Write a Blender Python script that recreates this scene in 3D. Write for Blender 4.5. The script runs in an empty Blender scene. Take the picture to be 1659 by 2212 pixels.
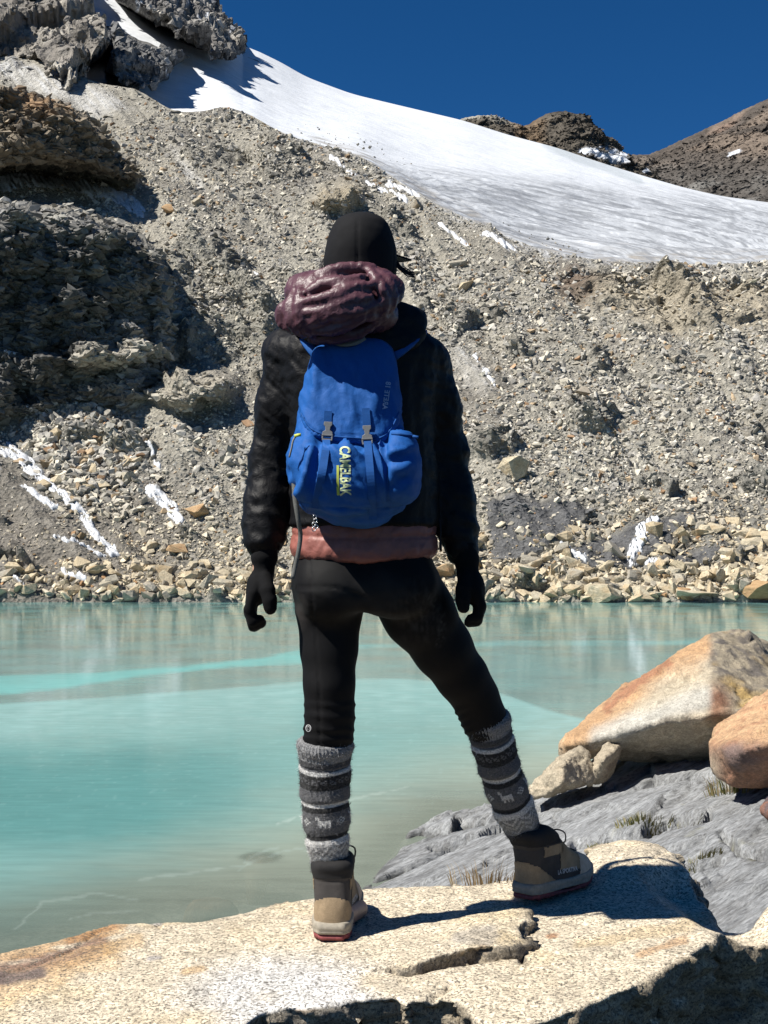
import bpy, bmesh, math, random
import numpy as np
from mathutils import Vector, Matrix
from mathutils.bvhtree import BVHTree
random.seed(7); RNG = np.random.default_rng(7)
scene = bpy.context.scene
COL = scene.collection
rad = math.radians

# ---------------------------------------------------------------- camera model
# the reference grid used for measuring the photograph: 1659 x 2212
W0, H0, FOC, HOR, CAMZ = 1659.0, 2212.0, 2881.0, 1200.0, 2.0
PITCH = math.atan((HOR - H0/2) / FOC)
CP, SP = math.cos(PITCH), math.sin(PITCH)

def ray(px, py):
    px = np.asarray(px, float); py = np.asarray(py, float)
    x = (px - W0/2) / FOC; u = (H0/2 - py) / FOC
    return np.stack(np.broadcast_arrays(x, CP - u*SP, SP + u*CP), -1)

def P(px, py, Y):
    """world point at forward distance Y seen at that place of the measuring grid"""
    r = ray(px, py); Y = np.asarray(Y, float)
    r = r / r[..., 1:2]
    o = r * Y[..., None]
    o[..., 2] += CAMZ
    return o

def PZ(px, py, z):
    r = ray(px, py)
    return P(px, py, (np.asarray(z, float)-CAMZ) / (r[..., 2]/r[..., 1]))

def V(px, py, Y):
    return Vector(P(px, py, Y))

def pix(p):
    p = np.asarray(p, float)
    x, y, z = p[..., 0], p[..., 1], p[..., 2]-CAMZ
    f = y*CP + z*SP; u = -y*SP + z*CP
    return W0/2 + FOC*x/f, H0/2 - FOC*u/f

# ---------------------------------------------------------------- noise
def _hash(ix, iy, iz, seed):
    h = (ix.astype(np.int64)*374761393 + iy.astype(np.int64)*668265263 + iz.astype(np.int64)*1274126177 + seed*974634777) & 0xFFFFFFFF
    h = ((h ^ (h >> 13)) * 1274126177) & 0xFFFFFFFF
    h = ((h ^ (h >> 16)) * 2246822519) & 0xFFFFFFFF
    return h ^ (h >> 13)

def gnoise(p, seed=0):
    """gradient noise, about -1..1"""
    p = np.asarray(p, float)
    f0 = np.floor(p); fr = p - f0; i0 = f0.astype(np.int64)
    w = fr*fr*fr*(fr*(fr*6-15)+10)
    out = np.zeros(p.shape[:-1])
    for cx in (0, 1):
        wx = w[..., 0] if cx else 1-w[..., 0]
        for cy in (0, 1):
            wy = w[..., 1] if cy else 1-w[..., 1]
            for cz in (0, 1):
                wz = w[..., 2] if cz else 1-w[..., 2]
                h = _hash(i0[..., 0]+cx, i0[..., 1]+cy, i0[..., 2]+cz, seed)
                gx = (h & 1023)/511.5-1; gy = ((h >> 10) & 1023)/511.5-1; gz = ((h >> 20) & 1023)/511.5-1
                out += wx*wy*wz*(gx*(fr[..., 0]-cx)+gy*(fr[..., 1]-cy)+gz*(fr[..., 2]-cz))
    return out*1.35

def fbm(p, octv=4, lac=2.03, gain=.5, seed=0):
    a, s, n = 1.0, 0.0, 0.0
    q = np.asarray(p, float)
    for i in range(octv):
        s = s + a*gnoise(q, seed+i*17); n += a
        q = q*lac + 3.7; a *= gain
    return s/n

def ridged(p, octv=4, lac=2.1, gain=.5, seed=0):
    a, s, n = 1.0, 0.0, 0.0
    q = np.asarray(p, float)
    for i in range(octv):
        s = s + a*(1-2*np.abs(gnoise(q, seed+i*29))); n += a
        q = q*lac + 5.1; a *= gain
    return s/n

def cells(p, seed=0):
    """cellular noise: F1, F2 and an id 0..1 of the nearest cell"""
    p = np.asarray(p, float)
    i0 = np.floor(p).astype(np.int64)
    f1 = np.full(p.shape[:-1], 9.0); f2 = np.full(p.shape[:-1], 9.0); idn = np.zeros(p.shape[:-1])
    for dx in (-1, 0, 1):
        for dy in (-1, 0, 1):
            for dz in (-1, 0, 1):
                cx, cy, cz = i0[..., 0]+dx, i0[..., 1]+dy, i0[..., 2]+dz
                h = _hash(cx, cy, cz, seed)
                d = np.sqrt((cx+(h & 1023)/1023-p[..., 0])**2+(cy+((h >> 10) & 1023)/1023-p[..., 1])**2+(cz+((h >> 20) & 1023)/1023-p[..., 2])**2)
                m = d < f1
                f2 = np.where(m, f1, np.minimum(f2, d))
                idn = np.where(m, (h % 9973)/9973, idn)
                f1 = np.where(m, d, f1)
    return f1, f2, idn

def facets(p, seed=0, tilt=1.6):
    """fractured planes: every cell is a tilted flat piece, about -1..1"""
    p = np.asarray(p, float)
    i0 = np.floor(p).astype(np.int64)
    f1 = np.full(p.shape[:-1], 9.0); val = np.zeros(p.shape[:-1])
    for dx in (-1, 0, 1):
        for dy in (-1, 0, 1):
            for dz in (-1, 0, 1):
                cx, cy, cz = i0[..., 0]+dx, i0[..., 1]+dy, i0[..., 2]+dz
                h = _hash(cx, cy, cz, seed); g = _hash(cx, cy, cz, seed+91)
                ox, oy, oz = p[..., 0]-cx-(h & 1023)/1023, p[..., 1]-cy-((h >> 10) & 1023)/1023, p[..., 2]-cz-((h >> 20) & 1023)/1023
                d = ox*ox+oy*oy+oz*oz
                m = d < f1
                v = (h % 977)/977*1.2-.6+tilt*(((g & 1023)/1023-.5)*ox+(((g >> 10) & 1023)/1023-.5)*oy+(((g >> 20) & 1023)/1023-.5)*oz)
                val = np.where(m, v, val); f1 = np.where(m, d, f1)
    return val

def blur(a, n=1):
    """soften a grid of values a little"""
    for _ in range(n):
        p = np.pad(a, 1, mode='edge')
        a = (p[1:-1, 1:-1]*4+p[:-2, 1:-1]*2+p[2:, 1:-1]*2+p[1:-1, :-2]*2+p[1:-1, 2:]*2+p[:-2, :-2]+p[2:, 2:]+p[:-2, 2:]+p[2:, :-2])/16
    return a

def sstep(a, b, x):
    t = np.clip((np.asarray(x, float)-a)/(b-a), 0, 1)
    return t*t*(3-2*t)

def lerp(a, b, t): return a+(b-a)*t
def cmix(c, k, t):
    """blend colour array c (N,3) towards colour k by t (N)"""
    t = np.asarray(t)[..., None]
    return c*(1-t)+np.asarray(k, float)*t

def pl(x, pts):
    xs, ys = zip(*pts)
    return np.interp(x, xs, ys)

def smooth_pl(x, pts):
    """monotone-ish cubic through control points"""
    xs = np.array([p[0] for p in pts], float); ys = np.array([p[1] for p in pts], float)
    m = np.gradient(ys, xs)
    x = np.asarray(x, float)
    i = np.clip(np.searchsorted(xs, x)-1, 0, len(xs)-2)
    h = xs[i+1]-xs[i]; t = np.clip((x-xs[i])/h, 0, 1)
    return ((2*t**3-3*t**2+1)*ys[i]+(t**3-2*t**2+t)*h*m[i]+(-2*t**3+3*t**2)*ys[i+1]+(t**3-t**2)*h*m[i+1])

def sd_poly(x, y, poly):
    """signed distance to a polygon, negative inside"""
    poly = np.asarray(poly, float)
    x = np.asarray(x, float); y = np.asarray(y, float)
    d = np.full(x.shape, 1e18); s = np.ones(x.shape)
    n = len(poly)
    for i in range(n):
        ax, ay = poly[i]; bx, by = poly[i-1]
        ex, ey = bx-ax, by-ay; wx, wy = x-ax, y-ay
        t = np.clip((wx*ex+wy*ey)/(ex*ex+ey*ey+1e-12), 0, 1)
        d = np.minimum(d, (wx-ex*t)**2+(wy-ey*t)**2)
        c1 = y >= ay; c2 = y < by; c3 = ex*wy > ey*wx
        flip = (c1 & c2 & c3) | (~c1 & ~c2 & ~c3)
        s = np.where(flip, -s, s)
    return s*np.sqrt(d)

def sd_line(x, y, pts):
    """distance to an open polyline"""
    d = np.full(np.shape(x), 1e18)
    for (ax, ay), (bx, by) in zip(pts[:-1], pts[1:]):
        ex, ey = bx-ax, by-ay; wx, wy = x-ax, y-ay
        t = np.clip((wx*ex+wy*ey)/(ex*ex+ey*ey+1e-12), 0, 1)
        d = np.minimum(d, (wx-ex*t)**2+(wy-ey*t)**2)
    return np.sqrt(d)

# ---------------------------------------------------------------- meshes
def mesh_np(name, verts, faces, smooth=True):
    """faces: (M,k) array or list of such arrays"""
    if not isinstance(faces, (list, tuple)): faces = [faces]
    faces = [np.asarray(f, np.int32) for f in faces if len(f)]
    me = bpy.data.meshes.new(name)
    verts = np.asarray(verts, np.float32)
    me.vertices.add(len(verts)); me.vertices.foreach_set('co', verts.ravel())
    li = np.concatenate([f.ravel() for f in faces])
    tot = np.concatenate([np.full(len(f), f.shape[1], np.int32) for f in faces])
    st = np.concatenate([[0], np.cumsum(tot)[:-1]]).astype(np.int32)
    me.loops.add(len(li)); me.loops.foreach_set('vertex_index', li)
    me.polygons.add(len(tot)); me.polygons.foreach_set('loop_start', st); me.polygons.foreach_set('loop_total', tot)
    me.update(calc_edges=True); me.validate()
    me.polygons.foreach_set('use_smooth', np.full(len(me.polygons), smooth, bool))
    return me

def set_col(me, col, name='Col'):
    a = me.color_attributes.new(name, 'FLOAT_COLOR', 'POINT')
    c = np.ones((len(me.vertices), 4), np.float32); c[:, :3] = col
    a.data.foreach_set('color', c.ravel())

def set_val(me, val, name):
    a = me.attributes.new(name, 'FLOAT', 'POINT')
    a.data.foreach_set('value', np.ascontiguousarray(val, np.float32))

def link(name, me, mat=None, parent=None, loc=None):
    o = bpy.data.objects.new(name, me); COL.objects.link(o)
    if mat is not None:
        for m in (mat if isinstance(mat, (list, tuple)) else [mat]): me.materials.append(m)
    if parent is not None: o.parent = parent
    if loc is not None: o.location = loc
    return o

def empty(name, loc=(0, 0, 0)):
    o = bpy.data.objects.new(name, None); COL.objects.link(o); o.location = loc
    o.empty_display_size = .1
    return o

def tag(o, label=None, cat=None, group=None, kind=None):
    if label: o['label'] = label
    if cat: o['category'] = cat
    if group: o['group'] = group
    if kind: o['kind'] = kind
    return o

def grid_faces(nu, nv, wrap_u=False):
    """index (i*nv+j), i along u"""
    iu = np.arange(nu if wrap_u else nu-1); jv = np.arange(nv-1)
    I, J = np.meshgrid(iu, jv, indexing='ij'); I2 = (I+1) % nu
    return np.stack([I*nv+J, I2*nv+J, I2*nv+J+1, I*nv+J+1], -1).reshape(-1, 4)

def vnormals(v, f):
    v = np.asarray(v, float); n = np.zeros_like(v)
    a = v[f[:, 1]]-v[f[:, 0]]; b = v[f[:, -1]]-v[f[:, 0]]
    fn = np.cross(v[f[:, 2]]-v[f[:, 0]], v[f[:, -1]]-v[f[:, 1]]) if f.shape[1] == 4 else np.cross(a, b)
    for k in range(f.shape[1]): np.add.at(n, f[:, k], fn)
    return n/np.maximum(np.linalg.norm(n, axis=1, keepdims=True), 1e-12)

def surface_nets(F, lo, h):
    """quads of the zero level of a sampled field (negative inside)"""
    S = F < 0
    nx, ny, nz = F.shape
    acc = np.zeros((nx-1, ny-1, nz-1, 3)); cnt = np.zeros((nx-1, ny-1, nz-1))
    for ax in range(3):
        o1, o2 = [k for k in range(3) if k != ax]
        A = np.take(F, range(F.shape[ax]-1), ax); B = np.take(F, range(1, F.shape[ax]), ax)
        cr = (A < 0) != (B < 0)
        t = np.where(cr, A/np.where(cr, A-B, 1), 0)
        for d1 in (0, 1):
            for d2 in (0, 1):
                sl = [slice(None)]*3
                sl[o1] = slice(d1, F.shape[o1]-1+d1); sl[o2] = slice(d2, F.shape[o2]-1+d2)
                c = cr[tuple(sl)]; tt = t[tuple(sl)]
                cnt += c
                acc[..., ax] += np.where(c, tt, 0); acc[..., o1] += c*d1; acc[..., o2] += c*d2
    act = cnt > 0
    idx = np.full(cnt.shape, -1, np.int64); idx[act] = np.arange(act.sum())
    I = np.argwhere(act)
    verts = (I + acc[act]/cnt[act][:, None])*h + np.asarray(lo)
    quads = []
    for ax in range(3):
        o1, o2 = (ax+1) % 3, (ax+2) % 3
        A = np.take(S, range(S.shape[ax]-1), ax); B = np.take(S, range(1, S.shape[ax]), ax)
        e = np.argwhere(A != B)
        e = e[(e[:, o1] > 0) & (e[:, o2] > 0) & (e[:, o1] < S.shape[o1]-1) & (e[:, o2] < S.shape[o2]-1)]
        s = A[tuple(e.T)]
        q = []
        for d1, d2 in ((1, 1), (0, 1), (0, 0), (1, 0)):
            c = e.copy(); c[:, o1] -= d1; c[:, o2] -= d2
            q.append(idx[tuple(c.T)])
        q = np.stack(q, -1)
        q = np.where(s[:, None], q, q[:, ::-1])
        quads.append(q)
    return verts, np.concatenate(quads)

def field_mesh(fn, lo, hi, h):
    lo = np.asarray(lo, float); hi = np.asarray(hi, float)
    n = np.ceil((hi-lo)/h).astype(int)+1
    ax = [lo[k]+np.arange(n[k])*h for k in range(3)]
    G = np.stack(np.meshgrid(*ax, indexing='ij'), -1)
    return surface_nets(fn(G), lo, h)

def smin(a, b, k):
    h = np.clip(.5+.5*(b-a)/k, 0, 1)
    return b*(1-h)+a*h-k*h*(1-h)

def smax(a, b, k): return -smin(-a, -b, k)

def cone(p, a, b, ra, rb, flat=None):
    """capsule from a to b with end radii; flat=(axis,scale) squeezes"""
    a = np.asarray(a, float); b = np.asarray(b, float)
    ab = b-a
    t = np.clip(((p-a)@ab)/(ab@ab), 0, 1)
    q = p-(a+t[..., None]*ab)
    if flat is not None:
        n, s = np.asarray(flat[0], float), flat[1]
        n = n/np.linalg.norm(n)
        q = q+(q@n)[..., None]*n*(1/s-1)
    return np.sqrt((q*q).sum(-1))-(ra+(rb-ra)*t)

def ell(p, c, r, R=None):
    q = p-np.asarray(c, float)
    if R is not None: q = q@R
    r = np.asarray(r, float)
    k = np.sqrt(((q/r)**2).sum(-1))
    return (k-1)*r.min() if True else k

def rot(ax, deg):
    return np.array(Matrix.Rotation(rad(deg), 3, ax))

def tube(pts, r, n=8, cap=True):
    """tube through points; r scalar or list"""
    pts = np.asarray(pts, float); m = len(pts)
    r = np.broadcast_to(np.asarray(r, float), (m,))
    T = np.gradient(pts, axis=0); T /= np.maximum(np.linalg.norm(T, axis=1, keepdims=True), 1e-9)
    up = np.array([0, 0, 1.]) if abs(T[0, 2]) < .9 else np.array([1., 0, 0])
    vs = []
    u = np.cross(T[0], up); u /= np.linalg.norm(u)
    for i in range(m):
        u = u-T[i]*(u@T[i]); u /= np.linalg.norm(u); w = np.cross(T[i], u)
        a = np.arange(n)*2*np.pi/n
        vs.append(pts[i]+r[i]*(np.cos(a)[:, None]*u+np.sin(a)[:, None]*w))
    v = np.concatenate(vs); f = []
    for i in range(m-1):
        for k in range(n):
            f.append((i*n+k, i*n+(k+1) % n, (i+1)*n+(k+1) % n, (i+1)*n+k))
    f = np.array(f)
    if cap:
        v = np.concatenate([v, pts[:1], pts[-1:]])
        c = [(k, len(v)-2, (k+1) % n, k) for k in range(n)]
        t1 = np.array([((k+1) % n, k, len(v)-2) for k in range(n)]); t2 = np.array([((m-1)*n+k, (m-1)*n+(k+1) % n, len(v)-1) for k in range(n)])
        return v, [f, np.concatenate([t1, t2])]
    return v, [f]

def join(parts):
    """list of (verts, faces or [faces..]) -> one"""
    V_, F_, o = [], {}, 0
    for v, f in parts:
        V_.append(np.asarray(v, float))
        for g in (f if isinstance(f, list) else [f]):
            g = np.asarray(g)
            if len(g): F_.setdefault(g.shape[1], []).append(g+o)
        o += len(v)
    return np.concatenate(V_), [np.concatenate(x) for x in F_.values()]

def ribbon(pts, width, thick, side):
    """flat strap along points; side = width direction per point or one vector"""
    pts = np.asarray(pts, float); m = len(pts)
    side = np.broadcast_to(np.asarray(side, float), (m, 3))
    T = np.gradient(pts, axis=0); T /= np.linalg.norm(T, axis=1, keepdims=True)
    s = side-T*(side*T).sum(1, keepdims=True); s /= np.linalg.norm(s, axis=1, keepdims=True)
    n = np.cross(T, s)
    w = np.broadcast_to(np.asarray(width, float), (m,))[:, None]/2
    v = np.stack([pts-s*w-n*thick/2, pts+s*w-n*thick/2, pts+s*w+n*thick/2, pts-s*w+n*thick/2], 1).reshape(-1, 3)
    f = []
    for i in range(m-1):
        for k in range(4): f.append((i*4+k, i*4+(k+1) % 4, i*4+4+(k+1) % 4, i*4+4+k))
    f += [(3, 2, 1, 0), (m*4-4, m*4-3, m*4-2, m*4-1)]
    return v, np.array(f)

def spline(pts, n):
    pts = np.asarray(pts, float); m = len(pts)
    d = np.concatenate([[0], np.cumsum(np.linalg.norm(np.diff(pts, axis=0), axis=1))])
    t = np.linspace(0, d[-1], n)
    return np.stack([smooth_pl(t, list(zip(d, pts[:, k]))) for k in range(pts.shape[1])], -1)

# ---------------------------------------------------------------- materials
class NT:
    def __init__(s, name, rough=.8, spec=.3):
        s.m = bpy.data.materials.new(name); s.m.use_nodes = True
        s.t = s.m.node_tree; s.n = s.t.nodes; s.l = s.t.links
        s.b = s.n['Principled BSDF']; s.out = s.n['Material Output']
        s.b.inputs['Roughness'].default_value = rough
        s.b.inputs['Specular IOR Level'].default_value = spec
        s._co = None
    def put(s, sock, v):
        if isinstance(v, bpy.types.NodeSocket): s.l.new(v, sock)
        elif v is not None:
            if isinstance(v, (tuple, list)) and len(v) == 3 and sock.type == 'RGBA': v = (*v, 1)
            sock.default_value = v
    def co(s, scale=(1, 1, 1), rotz=(0, 0, 0)):
        if s._co is None: s._co = s.n.new('ShaderNodeTexCoord').outputs['Object']
        m = s.n.new('ShaderNodeMapping'); s.l.new(s._co, m.inputs[0])
        m.inputs['Scale'].default_value = scale if isinstance(scale, (tuple, list)) else (scale,)*3
        m.inputs['Rotation'].default_value = [rad(a) for a in rotz]
        return m.outputs[0]
    def noise(s, scale, detail=4, rough=.55, vec=None, dist=0):
        n = s.n.new('ShaderNodeTexNoise'); n.inputs['Scale'].default_value = scale
        n.inputs['Detail'].default_value = detail; n.inputs['Roughness'].default_value = rough; n.inputs['Distortion'].default_value = dist
        s.l.new(vec if vec is not None else s.co(), n.inputs['Vector'])
        return n.outputs[0]
    def voro(s, scale, vec=None, feature='F1', out=0):
        n = s.n.new('ShaderNodeTexVoronoi'); n.feature = feature; n.inputs['Scale'].default_value = scale
        s.l.new(vec if vec is not None else s.co(), n.inputs['Vector'])
        return n.outputs[out]
    def attr(s, name, fac=False):
        a = s.n.new('ShaderNodeAttribute'); a.attribute_name = name
        return a.outputs['Fac' if fac else 'Color']
    def ramp(s, f, stops, interp='LINEAR'):
        r = s.n.new('ShaderNodeValToRGB'); r.color_ramp.interpolation = interp
        e = r.color_ramp.elements
        while len(e) < len(stops): e.new(.5)
        for q, (p, c) in zip(e, stops):
            q.position = p; q.color = (c, c, c, 1) if isinstance(c, (int, float)) else (*c, 1)
        s.l.new(f, r.inputs[0]); return r.outputs[0]
    def mix(s, f, a, b, mode='MIX'):
        n = s.n.new('ShaderNodeMix'); n.data_type = 'RGBA'; n.blend_type = mode
        s.put(n.inputs[0], f); s.put(n.inputs[6], a); s.put(n.inputs[7], b); return n.outputs[2]
    def math(s, op, a, b=None, c=None):
        n = s.n.new('ShaderNodeMath'); n.operation = op
        s.put(n.inputs[0], a)
        if b is not None: s.put(n.inputs[1], b)
        if c is not None: s.put(n.inputs[2], c)
        return n.outputs[0]
    def bump(s, h, strength=.5, dist=.01, prev=None):
        n = s.n.new('ShaderNodeBump'); n.inputs['Strength'].default_value = strength; n.inputs['Distance'].default_value = dist
        s.l.new(h, n.inputs['Height'])
        if prev is not None: s.l.new(prev, n.inputs['Normal'])
        return n.outputs[0]
    def done(s, col=None, nrm=None, rough=None):
        if col is not None: s.put(s.b.inputs['Base Color'], col)
        if nrm is not None: s.put(s.b.inputs['Normal'], nrm)
        if rough is not None: s.put(s.b.inputs['Roughness'], rough)
        return s.m

def plain(name, col, rough=.6, spec=.3, metal=0, nscale=60, var=.25, bumpd=0):
    t = NT(name, rough, spec); t.b.inputs['Metallic'].default_value = metal
    n = t.noise(nscale, 4)
    f = t.ramp(n, [(.3, 1-var), (.7, 1+var)])
    c = t.mix(1, col, f, 'MULTIPLY')
    return t.done(c, t.bump(n, .6, bumpd) if bumpd else None)
# ---------------------------------------------------------------- camera, sun, sky
cam = bpy.data.cameras.new('camera'); cam_o = bpy.data.objects.new('camera', cam); COL.objects.link(cam_o)
cam.sensor_fit = 'VERTICAL'; cam.sensor_height = 24; cam.sensor_width = 18; cam.lens = 24*FOC/H0
cam.clip_start = .1; cam.clip_end = 6000
cam_o.location = (0, 0, CAMZ); cam_o.rotation_euler = (math.pi/2+PITCH, 0, 0)
scene.camera = cam_o
SUN = np.array([-.57, -.25, .78]); SUN /= np.linalg.norm(SUN)
sun = bpy.data.lights.new('sun', 'SUN'); sun.energy = 5.0; sun.angle = rad(.53); sun.color = (1, .955, .88)
sun_o = bpy.data.objects.new('sun', sun); COL.objects.link(sun_o)
sun_o.rotation_euler = Vector(SUN).to_track_quat('Z', 'Y').to_euler()
world = bpy.data.worlds.new('World'); scene.world = world; world.use_nodes = True
wt = world.node_tree; bg = wt.nodes['Background']
sky = wt.nodes.new('ShaderNodeTexSky'); sky.sky_type = 'NISHITA'; sky.sun_disc = False
sky.sun_elevation = math.asin(SUN[2]); sky.sun_rotation = math.atan2(SUN[0], SUN[1])
sky.altitude = 4800; sky.air_density = 1.0; sky.dust_density = .1; sky.ozone_density = 4
hs = wt.nodes.new('ShaderNodeHueSaturation'); hs.inputs['Saturation'].default_value = 1.28; hs.inputs['Hue'].default_value = .502
wt.links.new(sky.outputs[0], hs.inputs['Color']); wt.links.new(hs.outputs[0], bg.inputs[0])
bg.inputs[1].default_value = .056
vs = scene.view_settings; vs.view_transform = 'Standard'; vs.look = 'None'; vs.gamma = 1; vs.exposure = .74
scene.cycles.use_denoising = True
scene.cycles.max_bounces = 6; scene.cycles.diffuse_bounces = 2
# ================================================================ STONES
def hull_proto(seed, n=11, flat=.7):
    r = np.random.default_rng(seed)
    p = r.normal(size=(n, 3)); p /= np.linalg.norm(p, axis=1, keepdims=True)
    p *= r.uniform(.75, 1.1, (n, 1)); p *= np.array([1.15, r.uniform(.7, 1), flat*r.uniform(.75, 1.15)])
    bm = bmesh.new()
    for q_ in p: bm.verts.new(q_)
    bmesh.ops.convex_hull(bm, input=bm.verts)
    for v_ in [v_ for v_ in bm.verts if not v_.link_faces]: bm.verts.remove(v_)
    bmesh.ops.triangulate(bm, faces=bm.faces[:])
    bm.verts.index_update()
    v = np.array([v_.co[:] for v_ in bm.verts]); f = np.array([[x.index for x in q_.verts] for q_ in bm.faces])
    bm.free(); return v, f
PROTO = [hull_proto(500+i, 9+i % 5) for i in range(36)]

def rand_rot(n, r, tilt=.6):
    """random rotation matrices (n,3,3), mostly about z"""
    a = r.uniform(0, 2*np.pi, n); tx = r.normal(0, tilt, n); ty = r.normal(0, tilt, n)
    ca, sa = np.cos(a), np.sin(a); cx, sx = np.cos(tx), np.sin(tx); cy, sy = np.cos(ty), np.sin(ty)
    Z = np.zeros(n); O = np.ones(n)
    Rz = np.stack([ca, -sa, Z, sa, ca, Z, Z, Z, O], -1).reshape(n, 3, 3)
    Rx = np.stack([O, Z, Z, Z, cx, -sx, Z, sx, cx], -1).reshape(n, 3, 3)
    Ry = np.stack([cy, Z, sy, Z, O, Z, -sy, Z, cy], -1).reshape(n, 3, 3)
    return Rx @ Ry @ Rz

def build_rocks(pos, size, col, r, tilt=.6, stretch=None):
    """many stones as one mesh: vertices, triangles, colours"""
    vs, fs, cs, o = [], [], [], 0
    R = rand_rot(len(pos), r, tilt)
    which = r.integers(0, len(PROTO), len(pos))
    for k, (v, f) in enumerate(PROTO):
        m = np.where(which == k)[0]
        if not len(m): continue
        X = np.einsum('nij,vj->nvi', R[m], v*(stretch if stretch is not None else 1))*size[m][:, None, None]+pos[m][:, None, :]
        X[..., 2] += (size[m]*.12)[:, None]
        n = len(m); vs.append(X.reshape(-1, 3))
        fs.append((f[None]+(np.arange(n)*len(v))[:, None, None]+o).reshape(-1, 3)); o += n*len(v)
        cs.append(np.repeat(col[m], len(v), 0))
    return np.concatenate(vs), np.concatenate(fs), np.concatenate(cs)
def block_sheet(p, c, wgt, n, s0, s1, power, stretch, seed, tilt=.3):
    """blocks half sunk in a sheet of rock; sizes in pixels of the measuring grid"""
    r = np.random.default_rng(seed)
    i = r.integers(2, p.shape[0]-2, n); j = r.integers(2, p.shape[1]-4, n)
    ok = r.uniform(0, 1, n) < wgt[i, j]; i, j = i[ok], j[ok]
    q = p[i, j]; sz = (s0+(s1-s0)*r.uniform(0, 1, len(i))**power)*q[:, 1]/FOC*.5
    col = c[i, j]*r.uniform(.75, 1.3, (len(i), 1))
    return build_rocks(q+np.array([0, .3, -.1])*sz[:, None], sz, np.clip(col, 0, .7), r, tilt, np.array(stretch))
# ================================================================ SETTING: mountain side across the lake
def rock_terrain_mat(name, sc=1.0, bumpd=.08, var=.35):
    t = NT(name, .95, .08)
    n1 = t.noise(.9*sc, 6, .65); n2 = t.noise(5*sc, 5, .7); v = t.voro(3.2*sc)
    f = t.ramp(n1, [(.3, 1-var), (.7, 1+var)])
    g = t.ramp(n2, [(.3, .72), (.7, 1.28)])
    c = t.mix(1, t.attr('Col'), f, 'MULTIPLY'); c = t.mix(1, c, g, 'MULTIPLY')
    v2 = t.voro(1.3*sc)
    h = t.math('ADD', t.math('ADD', n2, t.math('MULTIPLY', v, 1.1)), t.math('MULTIPLY', v2, 1.2))
    b = t.bump(h, .9, bumpd); b = t.bump(n1, .6, bumpd*2.5, b)
    return t.done(c, b)

M_hill = rock_terrain_mat('scree and moraine', 1.6, .15)
M_far = rock_terrain_mat('far rock', .12, .9)

RIDGE = [(-450, 60), (-200, 95), (0, 122), (60, 118), (120, 132), (200, 176), (300, 198), (370, 236), (430, 241), (490, 234), (540, 250),
         (600, 283), (700, 318), (780, 340), (850, 384), (940, 440), (1050, 490), (1150, 530), (1250, 555), (1400, 568), (1659, 568), (1900, 552), (2150, 540)]
SHORE = 1300.0

def hill_base(px, py):
    k = (HOR-py)/FOC
    return 39.4/(.65-np.minimum(k, .42))

LOWCLIFF = [(-450, 440), (-150, 425), (0, 436), (150, 452), (290, 500), (345, 560), (372, 640), (380, 720), (372, 790), (335, 890), (260, 885), (200, 866), (100, 886), (0, 925), (-150, 950), (-450, 960)]
UPCRAG = [(-450, 90), (-100, 170), (0, 192), (60, 200), (120, 218), (200, 262), (240, 312), (262, 350), (298, 396), (296, 410), (230, 386), (120, 374), (0, 368), (-200, 350), (-450, 350)]
OUTCROP = [(318, 885), (322, 852), (352, 800), (380, 788), (440, 800), (510, 798), (530, 830), (500, 880), (440, 900), (380, 912)]
SCAR = [(415, 330), (470, 312), (520, 315), (560, 345), (548, 372), (520, 392), (470, 372), (420, 358)]
KNOB = [(650, 440), (690, 405), (745, 395), (795, 420), (800, 455), (740, 478), (690, 470)]
SCARP = [(1190, 640), (1215, 590), (1300, 585), (1450, 605), (1660, 610), (1900, 600), (1900, 720), (1700, 735), (1500, 745), (1380, 735), (1300, 690), (1240, 670)]
SLABS = [[(1040, 1090), (1120, 1080), (1250, 1085), (1300, 1100), (1250, 1140), (1180, 1210), (1060, 1215)], [(1210, 1200), (1320, 1150), (1420, 1130), (1500, 1120), (1490, 1160), (1420, 1210), (1330, 1240), (1250, 1240)],
         [(1380, 1235), (1440, 1205), (1520, 1195), (1570, 1210), (1500, 1250), (1420, 1262)]]

nU, nV = 870, 440
pxg = np.linspace(-450, 2150, nU)
tt = np.linspace(0, 1, nV)
PX = np.repeat(pxg[:, None], nV, 1)
RG = smooth_pl(pxg, RIDGE)[:, None]
PY = 1335+(RG-1335)*tt[None, :]
# a warped copy of the coordinates so that borders of crags come out ragged
wn = np.stack([PX/60, PY/60, np.zeros_like(PX)], -1)
WX = PX+15*fbm(wn, 4, seed=3)+2*gnoise(wn*6, 5); WY = PY+15*fbm(wn, 4, seed=9)+2*gnoise(wn*6, 8)
Yb = hill_base(PX, PY)
Yh = Yb.copy()
# lower cliff: a steep face turned away from the sun
sdL = sd_poly(WX, WY, LOWCLIFF)
inL = sstep(6, -22, sdL)
xr = np.clip(PX/600, -1, 1.05)
face = 69.5+5.5*np.clip(xr, 0, 2)**1.1+(925-PY)/470*2.2+20*np.clip(xr-.45, 0, 2)**1.2+2.0*xr*(xr < 0)+1.6*gnoise(np.stack([PX/55, PY/160, PX*0], -1), 401)+1.4*ridged(np.stack([(PX+.5*PY)/120, (PY-.3*PX)/70, PX*0], -1), 3, seed=403)
Yh = lerp(Yh, np.minimum(Yh, face), inL)
sdU = sd_poly(WX, WY, UPCRAG)
inU = sstep(5, -16, sdU)
xr2 = np.clip(PX/290, -1.2, 1.1)
faceU = 95+5.5*np.clip(xr2, 0, 2)**1.3-5*xr2*(xr2 < 0)-(395-PY)/200*.5+np.maximum(0, 300-PY-45*np.maximum(xr2, 0))*.045
Yh = lerp(Yh, np.minimum(Yh, faceU), inU)
sdO = sd_poly(WX, WY, OUTCROP); inO = sstep(6, -48, sdO); Yh -= 4.4*inO
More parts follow.
